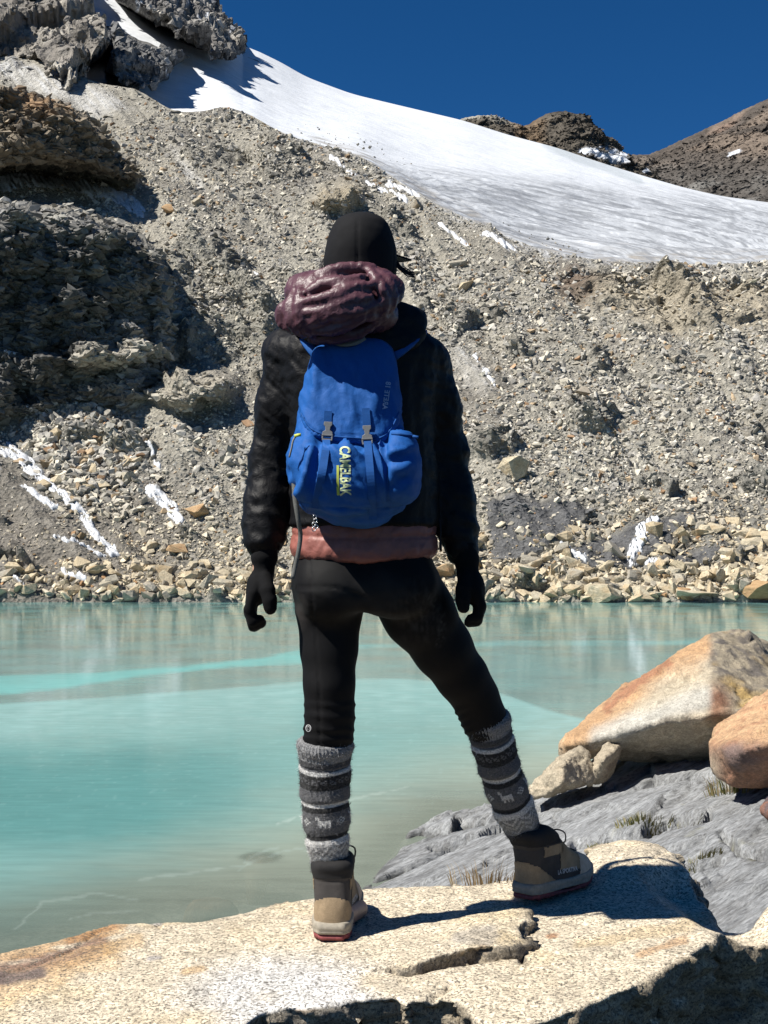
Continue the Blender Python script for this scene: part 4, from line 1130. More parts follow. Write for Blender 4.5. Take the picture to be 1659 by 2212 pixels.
# ---- boulders lying on it, from their corners
def hull_planes(pts):
    bm = bmesh.new()
    for p in pts: bm.verts.new(p)
    bmesh.ops.convex_hull(bm, input=bm.verts)
    bm.normal_update()
    N = np.array([f.normal[:] for f in bm.faces if f.calc_area() > 1e-6]); D = np.array([f.normal.dot(f.verts[0].co) for f in bm.faces if f.calc_area() > 1e-6])
    c = np.array(pts).mean(0)
    s = np.sign(D-N@c); bm.free()
    return N*s[:, None], D*s
def corner_rock(name, hulls, res, soft, amp, colf, mat, label, seed, grp=None):
    allp = np.concatenate([np.array(hh) for hh in hulls])
    lo, hi = allp.min(0)-.08, allp.max(0)+.08
    HP = [hull_planes(hh) for hh in hulls]
    def fn(G):
        w = G+amp[0]*np.stack([fbm(G/amp[1], 2, seed=seed+k) for k in range(3)], -1)
        out = None
        for N, D in HP:
            s = w@N.T-D
            m = s.max(-1)
            f = m+soft*np.log(np.exp((s-m[..., None])/soft).sum(-1))
            out = f if out is None else smin(out, f, soft*2)
        return out
    v, f = field_mesh(fn, lo, hi, res)
    n = vnormals(v, f)
    wv = v+amp[3]*.2*np.stack([fbm(v/amp[3]*2, 2, seed=seed+20+k) for k in range(3)], -1)
    v = v+n*(amp[2]*.6*ridged(v/amp[3], 4, seed=seed+7)+amp[2]*.8*facets(wv/amp[3]*.9, seed+31)+amp[2]*.35*facets(wv/amp[3]*2.6, seed+33)+amp[2]*.5*fbm(v/(amp[3]*.22), 3, seed=seed+9))[:, None]
    n = vnormals(v, f)
    me = mesh_np(name, v, f); set_col(me, colf(v, n))
    return tag(link(name, me, mat), label, 'boulder', grp)
M_gran2 = granite_mat('coarse granite', .6, .5, bumpd=.007)
def Q(*a): return [tuple(P(x, y, z)) for x, y, z in a]
def _u(): pass
def big_col(v, n):
    px, py = pix(v); N = fbm(v/.35, 4, seed=531); M = fbm(v/.1, 4, seed=532)
    c = np.zeros_like(v); c[:] = (.42, .36, .265)
    c = cmix(c, (.42, .245, .12), sstep(60, 10, sd_line(px, py, [(1225, 1600), (1300, 1535), (1370, 1478), (1450, 1420), (1520, 1380)])+40*N)*.85)
    c = cmix(c, (.27, .115, .065), sstep(16, 4, sd_line(px, py, [(1310, 1530), (1380, 1472), (1440, 1432)])+18*M)*.75)
    c = cmix(c, (.41, .40, .36), sstep(40, 10, sd_line(px, py, [(1300, 1595), (1420, 1545), (1520, 1510)])+20*N)*.8)
    r_ = sstep(1522, 1545, px+12*N)  # face right of the ridge: its shade goes into the colour, beside the stains
    cr = cmix(np.zeros_like(v)+np.array([.33, .28, .2]), (.13, .115, .1), sstep(-.1, .25, M)); cr = cmix(cr, (.36, .25, .1), sstep(.1, .4, N)); cr = cmix(cr, (.24, .11, .06), sstep(50, 10, np.hypot(px-1545, (py-1520)*.8))*.8)
    return c*(1-r_[:, None])+cr*r_[:, None]
corner_rock('tan_boulder', [Q((1206, 1614, 9.75), (1212, 1628, 9.8), (1290, 1530, 10.3), (1375, 1466, 10.6), (1522, 1376, 10.35), (1550, 1361, 10.4), (1605, 1361, 10.5), (1662, 1392, 10.8), (1730, 1480, 10.9),
             (1285, 1602, 9.55), (1400, 1566, 9.35), (1535, 1488, 9.5), (1568, 1540, 9.3), (1730, 1560, 9.5), (1340, 1624, 10.0), (1480, 1646, 10.1), (1620, 1650, 9.9), (1730, 1640, 9.9), (1400, 1600, 11.2), (1600, 1600, 11.6), (1580, 1385, 11.4))],
            .024, .005, (.03, .45, .034, .4), big_col, M_gran2, 'big wedge shaped tan boulder leaning over the grey bedrock at the water', 541)
def red_col(v, n):
    px, py = pix(v); N = fbm(v/.3, 4, seed=551); M = fbm(v/.09, 4, seed=552)
    c = np.zeros_like(v); c[:] = (.45, .29, .165)
    c = cmix(c, (.30, .15, .085), sstep(-.1, .35, M)*.7)
    low = sstep(1590, 1625, py+10*N)  # front below the lit top edge, where shade is painted into the colour
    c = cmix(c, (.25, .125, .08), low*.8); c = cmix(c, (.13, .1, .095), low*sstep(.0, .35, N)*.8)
    return cmix(c, (.4, .33, .24), sstep(1575, 1535, px)*sstep(1600, 1660, py)*.8)
corner_rock('reddish_boulder', [Q((1526, 1602, 8.15), (1530, 1640, 8.15), (1545, 1684, 8.05), (1580, 1704, 7.9), (1680, 1708, 7.85), (1820, 1690, 8.0), (1556, 1612, 7.8), (1600, 1618, 7.6), (1680, 1596, 7.55), (1820, 1590, 7.7), (1534, 1572, 8.4), (1572, 1545, 8.5), (1605, 1528, 8.6), (1642, 1498, 8.7), (1720, 1455, 8.75), (1840, 1480, 8.7), (1600, 1600, 9.3), (1780, 1600, 9.5))],
            .022, .010, (.03, .3, .02, .26), red_col, M_gran2, 'rounded reddish brown boulder at the right edge of the bedrock', 561)
def wed_col(v, n):
    N = fbm(v/.2, 4, seed=571); M = fbm(v/.06, 4, seed=572)
    c = np.zeros_like(v); c[:] = (.37, .315, .23)
    c = cmix(c, (.22, .17, .12), sstep(0, .4, N)*.8); return cmix(c, (.14, .12, .1), sstep(.15, .5, M)*.6)
corner_rock('small_boulder', [Q((1142, 1702, 9.35), (1150, 1726, 9.3), (1160, 1690, 9.5), (1200, 1642, 9.5), (1254, 1611, 9.5), (1272, 1624, 9.45), (1276, 1655, 9.35), (1288, 1686, 9.35), (1252, 1703, 9.25), (1216, 1694, 9.1), (1180, 1716, 9.2), (1215, 1650, 9.15), (1230, 1690, 9.8), (1170, 1700, 9.7)),
             Q((1262, 1664, 9.5), (1308, 1606, 9.5), (1320, 1597, 9.55), (1346, 1611, 9.5), (1336, 1642, 9.5), (1314, 1662, 9.4), (1320, 1684, 9.5), (1300, 1692, 9.4), (1262, 1694, 9.4), (1305, 1640, 9.25), (1300, 1670, 9.85))],
            .011, .005, (.02, .12, .016, .12), wed_col, M_gran2, 'small notched tan boulder tucked under the tip of the big boulder', 581)
def dk_col(v, n):
    N = fbm(v/.12, 4, seed=591); c = np.zeros_like(v); c[:] = (.22, .105, .07)
    c = cmix(c, (.1, .075, .075), sstep(-.1, .3, N)); return cmix(c, (.4, .24, .13), sstep(.3, .6, fbm(v/.2, 3, seed=593)))
corner_rock('dark_boulder', [Q((1622, 1742, 6.9), (1626, 1760, 6.85), (1650, 1712, 7.0), (1690, 1690, 7.0), (1740, 1700, 7.0), (1650, 1782, 6.75), (1700, 1800, 6.7), (1760, 1780, 6.8), (1660, 1745, 6.6), (1720, 1745, 6.6), (1690, 1740, 7.4))],
            .014, .02, (.02, .12, .007, .1), dk_col, M_gran2, 'dark purplish boulder cut by the frame below the reddish boulder', 595)
# stones under the water
def wet_col(v, n): return cmix(np.zeros_like(v)+np.array([.2, .145, .09]), (.09, .07, .05), sstep(-.2, .3, fbm(v/.2, 3, seed=601)))
def sunk(label, cx, cy, wpx, hpx, seed):
    p = PZ(cx, cy, -.07); s = p[1]/FOC
    rr = np.random.default_rng(seed)
    pts = []
    for k in range(14):
        a = rr.uniform(0, 2*np.pi)
        pts.append((p[0]+np.cos(a)*wpx*s*.5*rr.uniform(.7, 1), p[1]+np.sin(a)*hpx*s*3*rr.uniform(.7, 1), rr.choice([-.03, -.4], p=[.5, .5])+rr.uniform(-.05, .0)))
    corner_rock('sunken_stone', [pts], .02, .02, (.03, .2, .015, .2), wet_col, M_gran2, label, seed)
sunk('dark stone lying just under the water in the shallows', 560, 1852, 95, 26, 611)
sunk('flat brown stone under the water beside the granite boulder', 455, 1950, 170, 24, 613)
# ================================================================ THE WALKER
S32 = 3.2/FOC
class Field:
    def __init__(s, lo, hi, h):
        s.lo = np.asarray(lo, float); s.h = h
        n = np.ceil((np.asarray(hi)-s.lo)/h).astype(int)+1
        s.ax = [s.lo[k]+np.arange(n[k])*h for k in range(3)]
        s.F = np.full(n, .5)
    def add(s, fn, lo, hi, k=.02, op='u'):
        m = k+3*s.h
        sl = []
        for d in range(3):
            a = int(np.clip(math.floor((lo[d]-m-s.lo[d])/s.h), 0, len(s.ax[d])-2)); b = int(np.clip(math.ceil((hi[d]+m-s.lo[d])/s.h)+1, a+2, len(s.ax[d])))
            sl.append(slice(a, b))
        sl = tuple(sl)
        G = np.stack(np.meshgrid(*[s.ax[d][sl[d]] for d in range(3)], indexing='ij'), -1)
        d = fn(G)
        if op == 'u': s.F[sl] = smin(s.F[sl], d, k)
        elif op == 'i': s.F[sl] = smax(s.F[sl], d, k)
        elif op == 's': s.F[sl] = smax(s.F[sl], -d, k)
    def cone(s, a, b, ra, rb, k=.02, flat=None):
        a = np.asarray(a); b = np.asarray(b); r_ = max(ra, rb)
        s.add(lambda G: cone(G, a, b, ra, rb, flat), np.minimum(a, b)-r_, np.maximum(a, b)+r_, k)
    def chain(s, pts, k=.02):
        """pts: (px,py,Y,rpx)"""
        for p, q_ in zip(pts[:-1], pts[1:]):
            s.cone(P(*p[:3]), P(*q_[:3]), p[3]*p[2]/FOC, q_[3]*q_[2]/FOC, k)
    def ell(s, c, r_, k=.02, R=None, op='u'):
        r_ = np.asarray(r_, float); m = r_.max(); c = np.asarray(c)
        s.add(lambda G: ell(G, c, r_, R), c-m, c+m, k, op)
    def loft(s, rows, k=.02, ex=2.4, op='u'):
        """rows: (py, left px, right px, Ycentre, half depth m): horizontal superellipse sections"""
        zs = np.array([P(780, a[0], a[3])[2] for a in rows]); o = np.argsort(zs); zs = zs[o]
        X1 = np.array([P(a[1], a[0], a[3])[0] for a in rows])[o]; X2 = np.array([P(a[2], a[0], a[3])[0] for a in rows])[o]
        Yc = np.array([a[3] for a in rows], float)[o]; Dh = np.array([a[4] for a in rows], float)[o]
        def fn(G):
            z = G[..., 2]
            f = lambda v: smooth_pl(z, list(zip(zs, v)))
            cx, w, yc, dh = (f(X1)+f(X2))/2, np.maximum((f(X2)-f(X1))/2, .004), f(Yc), np.maximum(f(Dh), .004)
            e = (np.abs((G[..., 0]-cx)/w)**ex+np.abs((G[..., 1]-yc)/dh)**ex)**(1/ex)
            return smax((e-1)*np.minimum(w, dh), np.maximum(zs[0]-z, z-zs[-1]), .012)
        s.add(fn, (X1.min(), (Yc-Dh).min(), zs[0]), (X2.max(), (Yc+Dh).max(), zs[-1]), k, op)
    def cut(s, fn, k=.01):
        G = np.stack(np.meshgrid(*s.ax, indexing='ij'), -1); s.F = smax(s.F, fn(G), k)
    def mesh(s):
        v, f = surface_nets(s.F, s.lo, s.h); return v, f
def relax(v, f, n=2, w=.5):
    e = np.concatenate([f[:, [k, (k+1) % f.shape[1]]] for k in range(f.shape[1])])
    cnt = np.zeros(len(v)); np.add.at(cnt, e[:, 0], 1); np.add.at(cnt, e[:, 1], 1)
    for _ in range(n):
        a = np.zeros_like(v); np.add.at(a, e[:, 0], v[e[:, 1]]); np.add.at(a, e[:, 1], v[e[:, 0]])
        v = v+(a/np.maximum(cnt, 1)[:, None]-v)*w
    return v
def part(name, v, f, mat, parent, col=None, disp=None, label=None, smooth=True):
    if disp is not None:
        n = vnormals(v, f); v = v+n*disp(v, n)[:, None]
    me = mesh_np(name, v, f, smooth)
    if col is not None: set_col(me, col(v) if callable(col) else col)
    o = link(name, me, mat, parent)
    if label: o['label'] = label
    return o
def cloth(name, col, rough=.7, spec=.3, weave=900, wb=.0006, attr=False, sheen=0.0, mott=.15, fold=None):
    t = NT(name, rough, spec)
    n = t.noise(weave, 2, .6); n2 = t.noise(30, 4, .6)
    c = t.mix(1, t.attr('Col') if attr else col, t.ramp(n2, [(.3, 1-mott), (.7, 1+mott)]), 'MULTIPLY')
    c = t.mix(1, c, t.ramp(n, [(.3, .88), (.7, 1.12)]), 'MULTIPLY')
    b = t.bump(n, .5, wb)
    if fold: b = t.bump(t.noise(fold[0], 4, .6, dist=.6), .8, fold[1], b)
    t.b.inputs['Sheen Weight'].default_value = sheen
    return t.done(c, b)
M_skin = plain('skin', (.42, .25, .17), .5, .35, nscale=30, var=.1)
M_shell = cloth('black shell fabric', (.0045, .0043, .0048), .55, .18, 1200, .0004, fold=(34, .004))
M_glove = cloth('black knit glove', (.005, .005, .0055), .9, .15, 700, .0008)
M_legg = cloth('black stretch leggings', (.012, .0115, .0125), .75, .15, 1500, .0003, attr=True)
M_cap = cloth('black cotton cap', (.009, .009, .010), .85, .15, 900, .0005)
M_maroon = cloth('maroon down nylon', (.088, .036, .046), .42, .42, 1800, .0002, fold=(70, .003))
M_pink = cloth('dusty pink down nylon', (.25, .088, .068), .5, .4, 1800, .0002, fold=(30, .004))
M_hair = plain('black hair', (.012, .01, .01), .5, .4, nscale=200, var=.3)
M_grey = plain('grey webbing', (.2, .2, .19), .8, .2, nscale=400, var=.15)

# ---------------- the body itself, one continuous surface
B = Field((-.42, 2.95, .98), (.62, 3.95, 2.92), .0085)
HC = P(779, 553, 3.24)
B.ell(HC+np.array([0, .0, .0]), (.070, .088, .082), .02)
fd = np.array([math.sin(rad(26)), math.cos(rad(26)), 0]); fr_ = np.array([fd[1], -fd[0], 0])
def face(f_, r_, u_): return HC+fd*f_+fr_*r_+np.array([0, 0, u_])
B.ell(face(.045, 0, -.055), (.056, .056, .062), .03)           # jaw
B.cone(face(.088, 0, .005), face(.107, 0, -.028), .008, .0125, .012)  # nose
B.ell(face(.092, 0, -.068), (.022, .012, .009), .01)           # mouth
B.ell(face(.082, 0, -.098), (.018, .016, .014), .015)          # chin
for s_ in (-1, 1):
    B.ell(face(.094, .031*s_, .004), (.017, .012, .009), .006, op='s')
    B.ell(face(.084, .031*s_, .004), (.0125, .0125, .0125), .003)
    B.ell(face(.080, .031*s_, .022), (.022, .012, .006), .01)    # brow
    B.ell(face(-.005, .076*s_, -.012), (.008, .017, .03), .006)  # ear
B.chain([(782, 600, 3.25, 52), (786, 680, 3.26, 52), (788, 740, 3.26, 60)], .03)
B.loft([(715, 690, 880, 3.26, .06), (745, 625, 940, 3.26, .085), (800, 625, 935, 3.255, .10), (900, 650, 915, 3.25, .11), (1040, 662, 905, 3.25, .10), (1150, 655, 915, 3.25, .10), (1230, 650, 915, 3.25, .115), (1300, 680, 880, 3.25, .10)], .04)
B.chain([(632, 790, 3.27, 38), (603, 880, 3.28, 32), (582, 1000, 3.30, 28), (571, 1090, 3.28, 26), (569, 1200, 3.25, 18), (560, 1265, 3.245, 20)], .03)
B.chain([(922, 795, 3.27, 38), (948, 880, 3.28, 32), (970, 990, 3.30, 28), (990, 1090, 3.28, 26), (1008, 1210, 3.25, 18), (1014, 1270, 3.245, 20)], .03)
HANDS = {}
def hand(sgn, mcp, pip, dip, tip, th):
    """four fingers one behind the other plus the thumb: (px,py) places, offsets in depth"""
    out = []
    for k, (dy, ln, rr, ox) in enumerate([(-.030, .86, 7.8, 3), (-.010, .97, 8.8, 1), (.011, 1.0, 9.2, -1), (.031, .95, 8.8, 0)]):
        pts = []
        for j, (x, y) in enumerate([mcp, pip, dip, tip]):
            xx = mcp[0]+(x-mcp[0])*(.9+.1*ln)+sgn*ox*.6*(j > 0); yy = mcp[1]+(y-mcp[1])*ln
            pts.append((xx, yy, 3.245+dy*(1-.12*j), rr*(1-.07*j)))
        out.append(pts)
    out.append([(a[0], a[1], 3.245+a[2], a[3]) for a in th])
    return out
HANDS['l'] = hand(-1, (548, 1282), (540, 1322), (548, 1352), (564, 1346), [(572, 1248, -.02, 10), (578, 1275, -.04, 10.5), (583, 1298, -.045, 10), (584, 1314, -.045, 9)])
HANDS['r'] = hand(1, (1030, 1284), (1037, 1312), (1030, 1340), (1014, 1344), [(1006, 1246, -.02, 10), (1001, 1272, -.04, 10.5), (1000, 1295, -.045, 10), (1001, 1311, -.045, 9)])
for hk in HANDS.values():
    for pts in hk: B.chain([(a, b_, c_, d_*.72) for a, b_, c_, d_ in pts], .006)
LLEG = [(706, 1240, 3.25, 71), (711, 1330, 3.255, 63.5), (711, 1400, 3.25, 57.5), (711, 1480, 3.24, 51), (712, 1545, 3.245, 48), (709, 1600, 3.255, 46.5), (704, 1680, 3.27, 45), (710, 1780, 3.275, 38), (717, 1875, 3.285, 28), (718, 1960, 3.295, 26)]
RLEG = [(860, 1250, 3.27, 76), (904, 1325, 3.30, 73), (956, 1400, 3.34, 61), (998, 1462, 3.38, 52.5), (1027, 1506, 3.41, 46), (1048, 1555, 3.43, 43), (1070, 1625, 3.46, 42), (1095, 1700, 3.49, 37), (1132, 1790, 3.53, 28), (1152, 1870, 3.555, 24)]
B.chain([(a, b_, c_, d_-5) for a, b_, c_, d_ in LLEG], .03); B.chain([(a, b_, c_, d_-5) for a, b_, c_, d_ in RLEG], .03)
LF = np.array([P(716, 1990, 3.24), P(716, 1990, 3.24)+np.array([.06, .19, -.02])]); RF = np.array([P(1135, 1915, 3.56), P(1135, 1915, 3.56)+np.array([.13, .13, -.01])])
for a in (LF, RF): B.cone(a[0], a[1], .03, .026, .03)
v, f = B.mesh(); v = relax(v, f, 1)
me = mesh_np('person', v, f); PERSON = link('person', me, M_skin)
tag(PERSON, 'person seen from behind in black jacket, leggings and grey leg warmers, facing the lake', 'person')

# ---------------- gloves
for hk, cuff in ((HANDS['l'], [(574, 1172, 3.25, 27), (571, 1205, 3.25, 26), (570, 1235, 3.248, 22), (562, 1262, 3.245, 22), (551, 1284, 3.245, 17)]), (HANDS['r'], [(1003, 1180, 3.25, 28), (1008, 1212, 3.25, 25), (1010, 1238, 3.248, 23), (1018, 1262, 3.245, 22), (1028, 1284, 3.245, 17)])):
    allp = np.array([P(a[0], a[1], a[2]) for pts in hk for a in pts]+[P(a[0], a[1], a[2]) for a in cuff])
    g = Field(allp.min(0)-.05, allp.max(0)+.05, .0038)
    for a, b_ in zip(cuff[:-1], cuff[1:]):
        pa, pb = P(*a[:3]), P(*b_[:3])
        g.cone(pa, pb, a[3]*S32, b_[3]*S32, .012)
    pm = P(*[(cuff[3][k]+cuff[4][k])/2 for k in range(3)])
    g.ell(pm, (.025, .046, .038), .016)
    for pts in hk: g.chain([(a, b_, c_, d_*1.58) for a, b_, c_, d_ in pts], .005)
    v, f = g.mesh(); v = relax(v, f, 2)
    part('glove', v, f, M_glove, PERSON, disp=lambda v_, n_: .0016*fbm(v_/.02, 3, seed=711)+.0016*np.sin(v_[:, 2]/.0105)*sstep(P(570, 1262, 3.25)[2], P(570, 1235, 3.25)[2], v_[:, 2]))

# ---------------- leggings
Lg = Field((-.36, 3.0, 1.2), (.62, 3.65, 2.1), .0065)
Lg.loft([(1165, 645, 932, 3.25, .105), (1210, 643, 930, 3.25, .112), (1240, 640, 942, 3.25, .122), (1270, 638, 945, 3.25, .122), (1305, 655, 925, 3.25, .105)], .02, 2.2)
Lg.chain(LLEG[:8], .03); Lg.chain(RLEG[:6]+[(1072, 1625, 3.46, 37), (1095, 1700, 3.49, 33)], .03)
Lg.ell(P(712, 1268, 3.17), (.072, .06, .078), .035); Lg.ell(P(850, 1262, 3.18), (.088, .062, .082), .035)
v, f = Lg.mesh(); v = relax(v, f, 2)
def legg_disp(v, n):
    px, py = pix(v)
    d = .0022*fbm(v/.09, 3, seed=721)
    for cy, cx in ((1548, 712), (1522, 712), (1576, 712), (1596, 712)):
        d += .0045*np.exp(-((py-cy-7*gnoise(v/.05, 723)-.03*(px-cx))/4.5)**2)*(px < 790)*(.4+.6*sstep(-.4, .4, gnoise(v/.04, 725)))
    t_ = (px-1048)*.35+(py-1545)*.94
    for o_ in (-28, -12, 4, 20): d += .0042*np.exp(-((t_-o_-6*gnoise(v/.05, 727))/4.5)**2)*(px > 960)*sstep(1040, 985, px-.4*(py-1545))
    d += .005*ridged(np.stack([px/60+py/120, py/28-px/70, px*0], -1), 3, seed=729)*sstep(60, 10, np.abs(py-1300))*.5
    d -= .0035*np.exp(-((px-sseam(py))/2.0)**2)*(px < 760)*(v[:, 1] < 3.27)
    d -= .003*np.exp(-((py-1283-.16*(px-720)+14*np.exp(-((px-720)/60)**2))/3.0)**2)*(px < 800)*(px > 640)*(v[:, 1] < 3.27)
    return d
def sseam(py): return pl(py, [(1210, 668), (1290, 673), (1400, 684), (1500, 689), (1620, 690)])
def legg_col(v):
    px, py = pix(v); c = np.zeros_like(v); c[:] = (.0048, .0046, .0051)
    sm = sstep(70, 0, np.hypot((px-905)*.8, (py-1330)*.7)+28*fbm(v/.05, 4, seed=731))*sstep(-.2, .4, fbm(np.stack([px/6, py/24, px*0], -1), 3, seed=733))
    c = cmix(c, (.035, .034, .032), sm*.8)
    sm2 = sstep(14, 4, sd_line(px+8*fbm(v/.03, 3, seed=735), py, [(930, 1290), (955, 1330), (950, 1390)])); c = cmix(c, (.07, .07, .065), sm2*.45*sstep(-.1, .4, fbm(np.stack([(px+py)/5, (px-py)/20, px*0], -1), 3, seed=736)))
    d2 = sstep(60, 10, sd_line(px, py, [(700, 1250), (760, 1280), (850, 1280)])+30*fbm(v/.06, 3, seed=737)); c = cmix(c, (.018, .0175, .017), d2*.7)
    d3 = sstep(22, 4, np.hypot(px-650, (py-1320)*.5)+10*fbm(v/.03, 3, seed=739)); return cmix(c, (.05, .045, .042), d3*.6)
v = v+vnormals(v, f)*legg_disp(v, None)[:, None]
LEG = part('leggings', v, f, M_legg, PERSON, col=legg_col)
LEG_BVH = BVHTree.FromPolygons([tuple(a) for a in v], f.tolist())

# ---------------- jacket
J = Field((-.42, 2.98, 1.98), (.36, 3.6, 2.62), .0065)
J.loft([(690, 715, 870, 3.25, .07), (720, 640, 915, 3.25, .095), (745, 605, 945, 3.25, .115), (800, 610, 945, 3.25, .128), (900, 628, 935, 3.25, .135), (1040, 630, 945, 3.25, .128), (1100, 630, 946, 3.25, .130), (1136, 630, 946, 3.25, .13)], .04, 2.3)
LARM = [(628, 776, 3.265, 50), (605, 880, 3.28, 45), (585, 1000, 3.30, 42), (575, 1080, 3.28, 41), (571, 1130, 3.27, 40), (570, 1168, 3.26, 40)]
RARM = [(921, 792, 3.265, 48), (946, 880, 3.28, 42), (965, 980, 3.30, 40), (982, 1080, 3.28, 39), (988, 1140, 3.27, 37), (998, 1184, 3.26, 34)]
J.chain(LARM, .03); J.chain(RARM, .03)
J.cone(P(618, 756, 3.26), P(690, 732, 3.25), .048, .05, .03)
v, f = J.mesh(); v = relax(v, f, 2)
def jack_disp(v, n):
    px, py = pix(v)
    dl = sd_line(px, py, [(a[0], a[1]) for a in LARM]); dr = sd_line(px, py, [(a[0], a[1]) for a in RARM])
    arml = sstep(60, 40, dl)*sstep(652, 628, px-(py < 850)*15); armr = sstep(62, 40, dr)*sstep(895, 930, px)
    arm = np.maximum(arml, armr)
    # ruched sleeves: cross folds that grow towards the cuff
    fw = (py-.35*np.abs(px-np.where(px < 780, 590, 960)))/11.5+1.6*gnoise(v/.05, 741)
    ruch = (1-np.abs(np.sin(fw*.75))*2)*.0042*sstep(820, 1050, py)*(.35+.9*sstep(-.3, .4, gnoise(v/.06, 742)))
    d = arm*(ruch*(.55+.6*gnoise(v/.035, 743))+.006*ridged(np.stack([px/55, (py-.8*px)/22, v[:, 1]/.06], -1), 3, seed=745)*sstep(1020, 800, py))
    d += arm*.006*ridged(np.stack([px/40, (py-.5*px)/26, v[:, 1]/.05], -1), 3, seed=746)
    d += (1-arm)*.006*ridged(v/np.array([.05, .07, .12]), 3, seed=747)
    d += .0045*ridged(np.stack([(px+.4*py)/26, (py-.6*px)/80, v[:, 1]/.09], -1), 3, seed=749)*sstep(700, 640, px)*sstep(900, 760, py)
    d += .006*np.exp(-((py-1130)/6)**2)*(1-arm)
    return d+.0015*fbm(v/.015, 2, seed=751)
v = v+vnormals(v, f)*jack_disp(v, None)[:, None]
part('jacket', v, f, M_shell, PERSON)
JKT = BVHTree.FromPolygons([tuple(a) for a in v], f.tolist())
tb = tube(spline([P(948, 1120, 3.14), P(952, 1145, 3.13), P(951, 1170, 3.13), P(952, 1190, 3.13)], 14), [.0022]*10+[.003, .004, .004, .003], 6)
part('drawcord', tb[0], tb[1], M_shell, PERSON)

# ---------------- layers at the hem and neck
Dh = Field((-.25, 3.05, 1.93), (.2, 3.45, 2.15), .005)
Dh.loft([(1105, 650, 925, 3.25, .11), (1140, 634, 940, 3.25, .128), (1163, 632, 941, 3.25, .131), (1180, 630, 943, 3.25, .134), (1198, 631, 942, 3.25, .136), (1210, 637, 934, 3.25, .132), (1216, 646, 922, 3.25, .124)], .01, 2.3)
v, f = Dh.mesh(); v = relax(v, f, 2)
def hem_disp(v, n):
    px, py = pix(v)
    bow = 9*((px-790)/150)**2
    d = -.0035*np.exp(-((py-1163+bow*.7-3*gnoise(v/.03, 761))/3.6)**2)
    d += .0045*ridged(np.stack([px/22+py/50, py/50, v[:, 1]/.05], -1), 3, seed=763)+.004*fbm(v/.05, 3, seed=765)
    return d
v = v+vnormals(v, f)*hem_disp(v, None)[:, None]
v[:, 2] += .010*((pix(v)[0]-785)/155)**2*sstep(1150, 1200, pix(v)[1])
part('down_jacket_hem', v, f, M_pink, PERSON, label='dusty pink padded hem showing below the black jacket')

hd = Field((-.29, 2.9, 2.40), (.16, 3.42, 2.88), .0042)
HU, HV = np.cos(rad(-15)), np.sin(rad(-15))
def hpt(u_, w_, sink=0.0):
    """a place on the hood's rounded back, u along the tilted length, w across it (measuring grid units)"""
    q_ = np.clip(1-(u_/143.)**2-(w_/80.)**2, 0, 1)
    return (736+u_*HU-w_*HV, 655+u_*HV+w_*HU, 3.085-.115*q_**.5+sink)
hd.ell(P(736, 655, 3.10), (.140, .100, .070), .03, rot('Y', 15))
hd.ell(P(800, 626, 3.17), (.075, .09, .056), .04)
def channel(uw, r0, k=.0055):
    p_ = spline(np.array(uw, float), 9)
    hd.chain([(*hpt(a, b, .010), r0*(.72+.36*math.sin(math.pi*(.08+.84*t_/8)))) for t_, (a, b) in enumerate(p_)], k)
for w_, bow, r0, a, b in ((-44, -7, 15, -58, 58), (-21, 4, 15.5, -70, 74), (2, 6, 14.5, -74, 66), (23, -3, 15, -72, 80), (45, 5, 15, -66, 70)):
    channel([(a, w_-bow*.3), (a*.4, w_+bow), (b*.4, w_-bow*.6), (b, w_+2)], r0)
for u_, h_ in ((-84, 48), (-106, 36), (-125, 22)):
    channel([(u_+10, -h_-8), (u_-6, -h_*.3), (u_-6, h_*.4), (u_+9, h_+8)], 13.5)
for u_, h_ in ((88, 46), (109, 34), (127, 20)):
    channel([(u_-12, -h_-10), (u_+4, -h_*.3), (u_+5, h_*.4), (u_-10, h_+6)], 13)
channel([(-92, -54), (-40, -68), (30, -70), (86, -56)], 14); channel([(-80, 60), (-20, 70), (40, 68), (84, 52)], 14)
v, f = hd.mesh(); v = relax(v, f, 2)
def hood_disp(v, n):
    px, py = pix(v)
    u_ = (px-736)*HU+(py-655)*HV; w_ = -(px-736)*HV+(py-655)*HU
    wr = ridged(np.stack([(u_+.5*w_)/15, (w_-.2*u_)/44, v[:, 1]/.07], -1), 3, seed=775)
    wr2 = ridged(np.stack([u_/60, (w_+.25*u_)/15, v[:, 1]/.07], -1), 3, seed=776)
    return .0022*wr+.0022*wr2+.006*fbm(v/.06, 3, seed=773)-.004
v = v+vnormals(v, f)*hood_disp(v, None)[:, None]
part('down_hood', v, f, M_maroon, PERSON, label='crumpled shiny maroon quilted hood hanging behind the neck')

def Qp(*a): return [tuple(P(x, y, z)) for x, y, z in a]
oh = [Qp((815, 640, 3.16), (878, 646, 3.15), (936, 672, 3.17), (931, 726, 3.16), (895, 765, 3.12), (815, 778, 3.08), (740, 770, 3.05), (660, 745, 3.08), (612, 704, 3.14), (640, 690, 3.12), (660, 690, 3.32), (900, 680, 3.34), (880, 760, 3.3), (700, 755, 3.3))]
HPo = [hull_planes(x) for x in oh]
def ofn(G):
    N, D = HPo[0]; s_ = G@N.T-D; m_ = s_.max(-1)
    return m_+.009*np.log(np.exp((s_-m_[..., None])/.009).sum(-1))+.006*fbm(G/.06, 2, seed=781)
a = np.array(oh[0]); v, f = field_mesh(ofn, a.min(0)-.03, a.max(0)+.03, .007); v = relax(v, f, 1)
part('outer_hood', v, f, M_shell, PERSON, disp=lambda v_, n_: .006*ridged(v_/np.array([.06, .06, .04]), 3, seed=783))

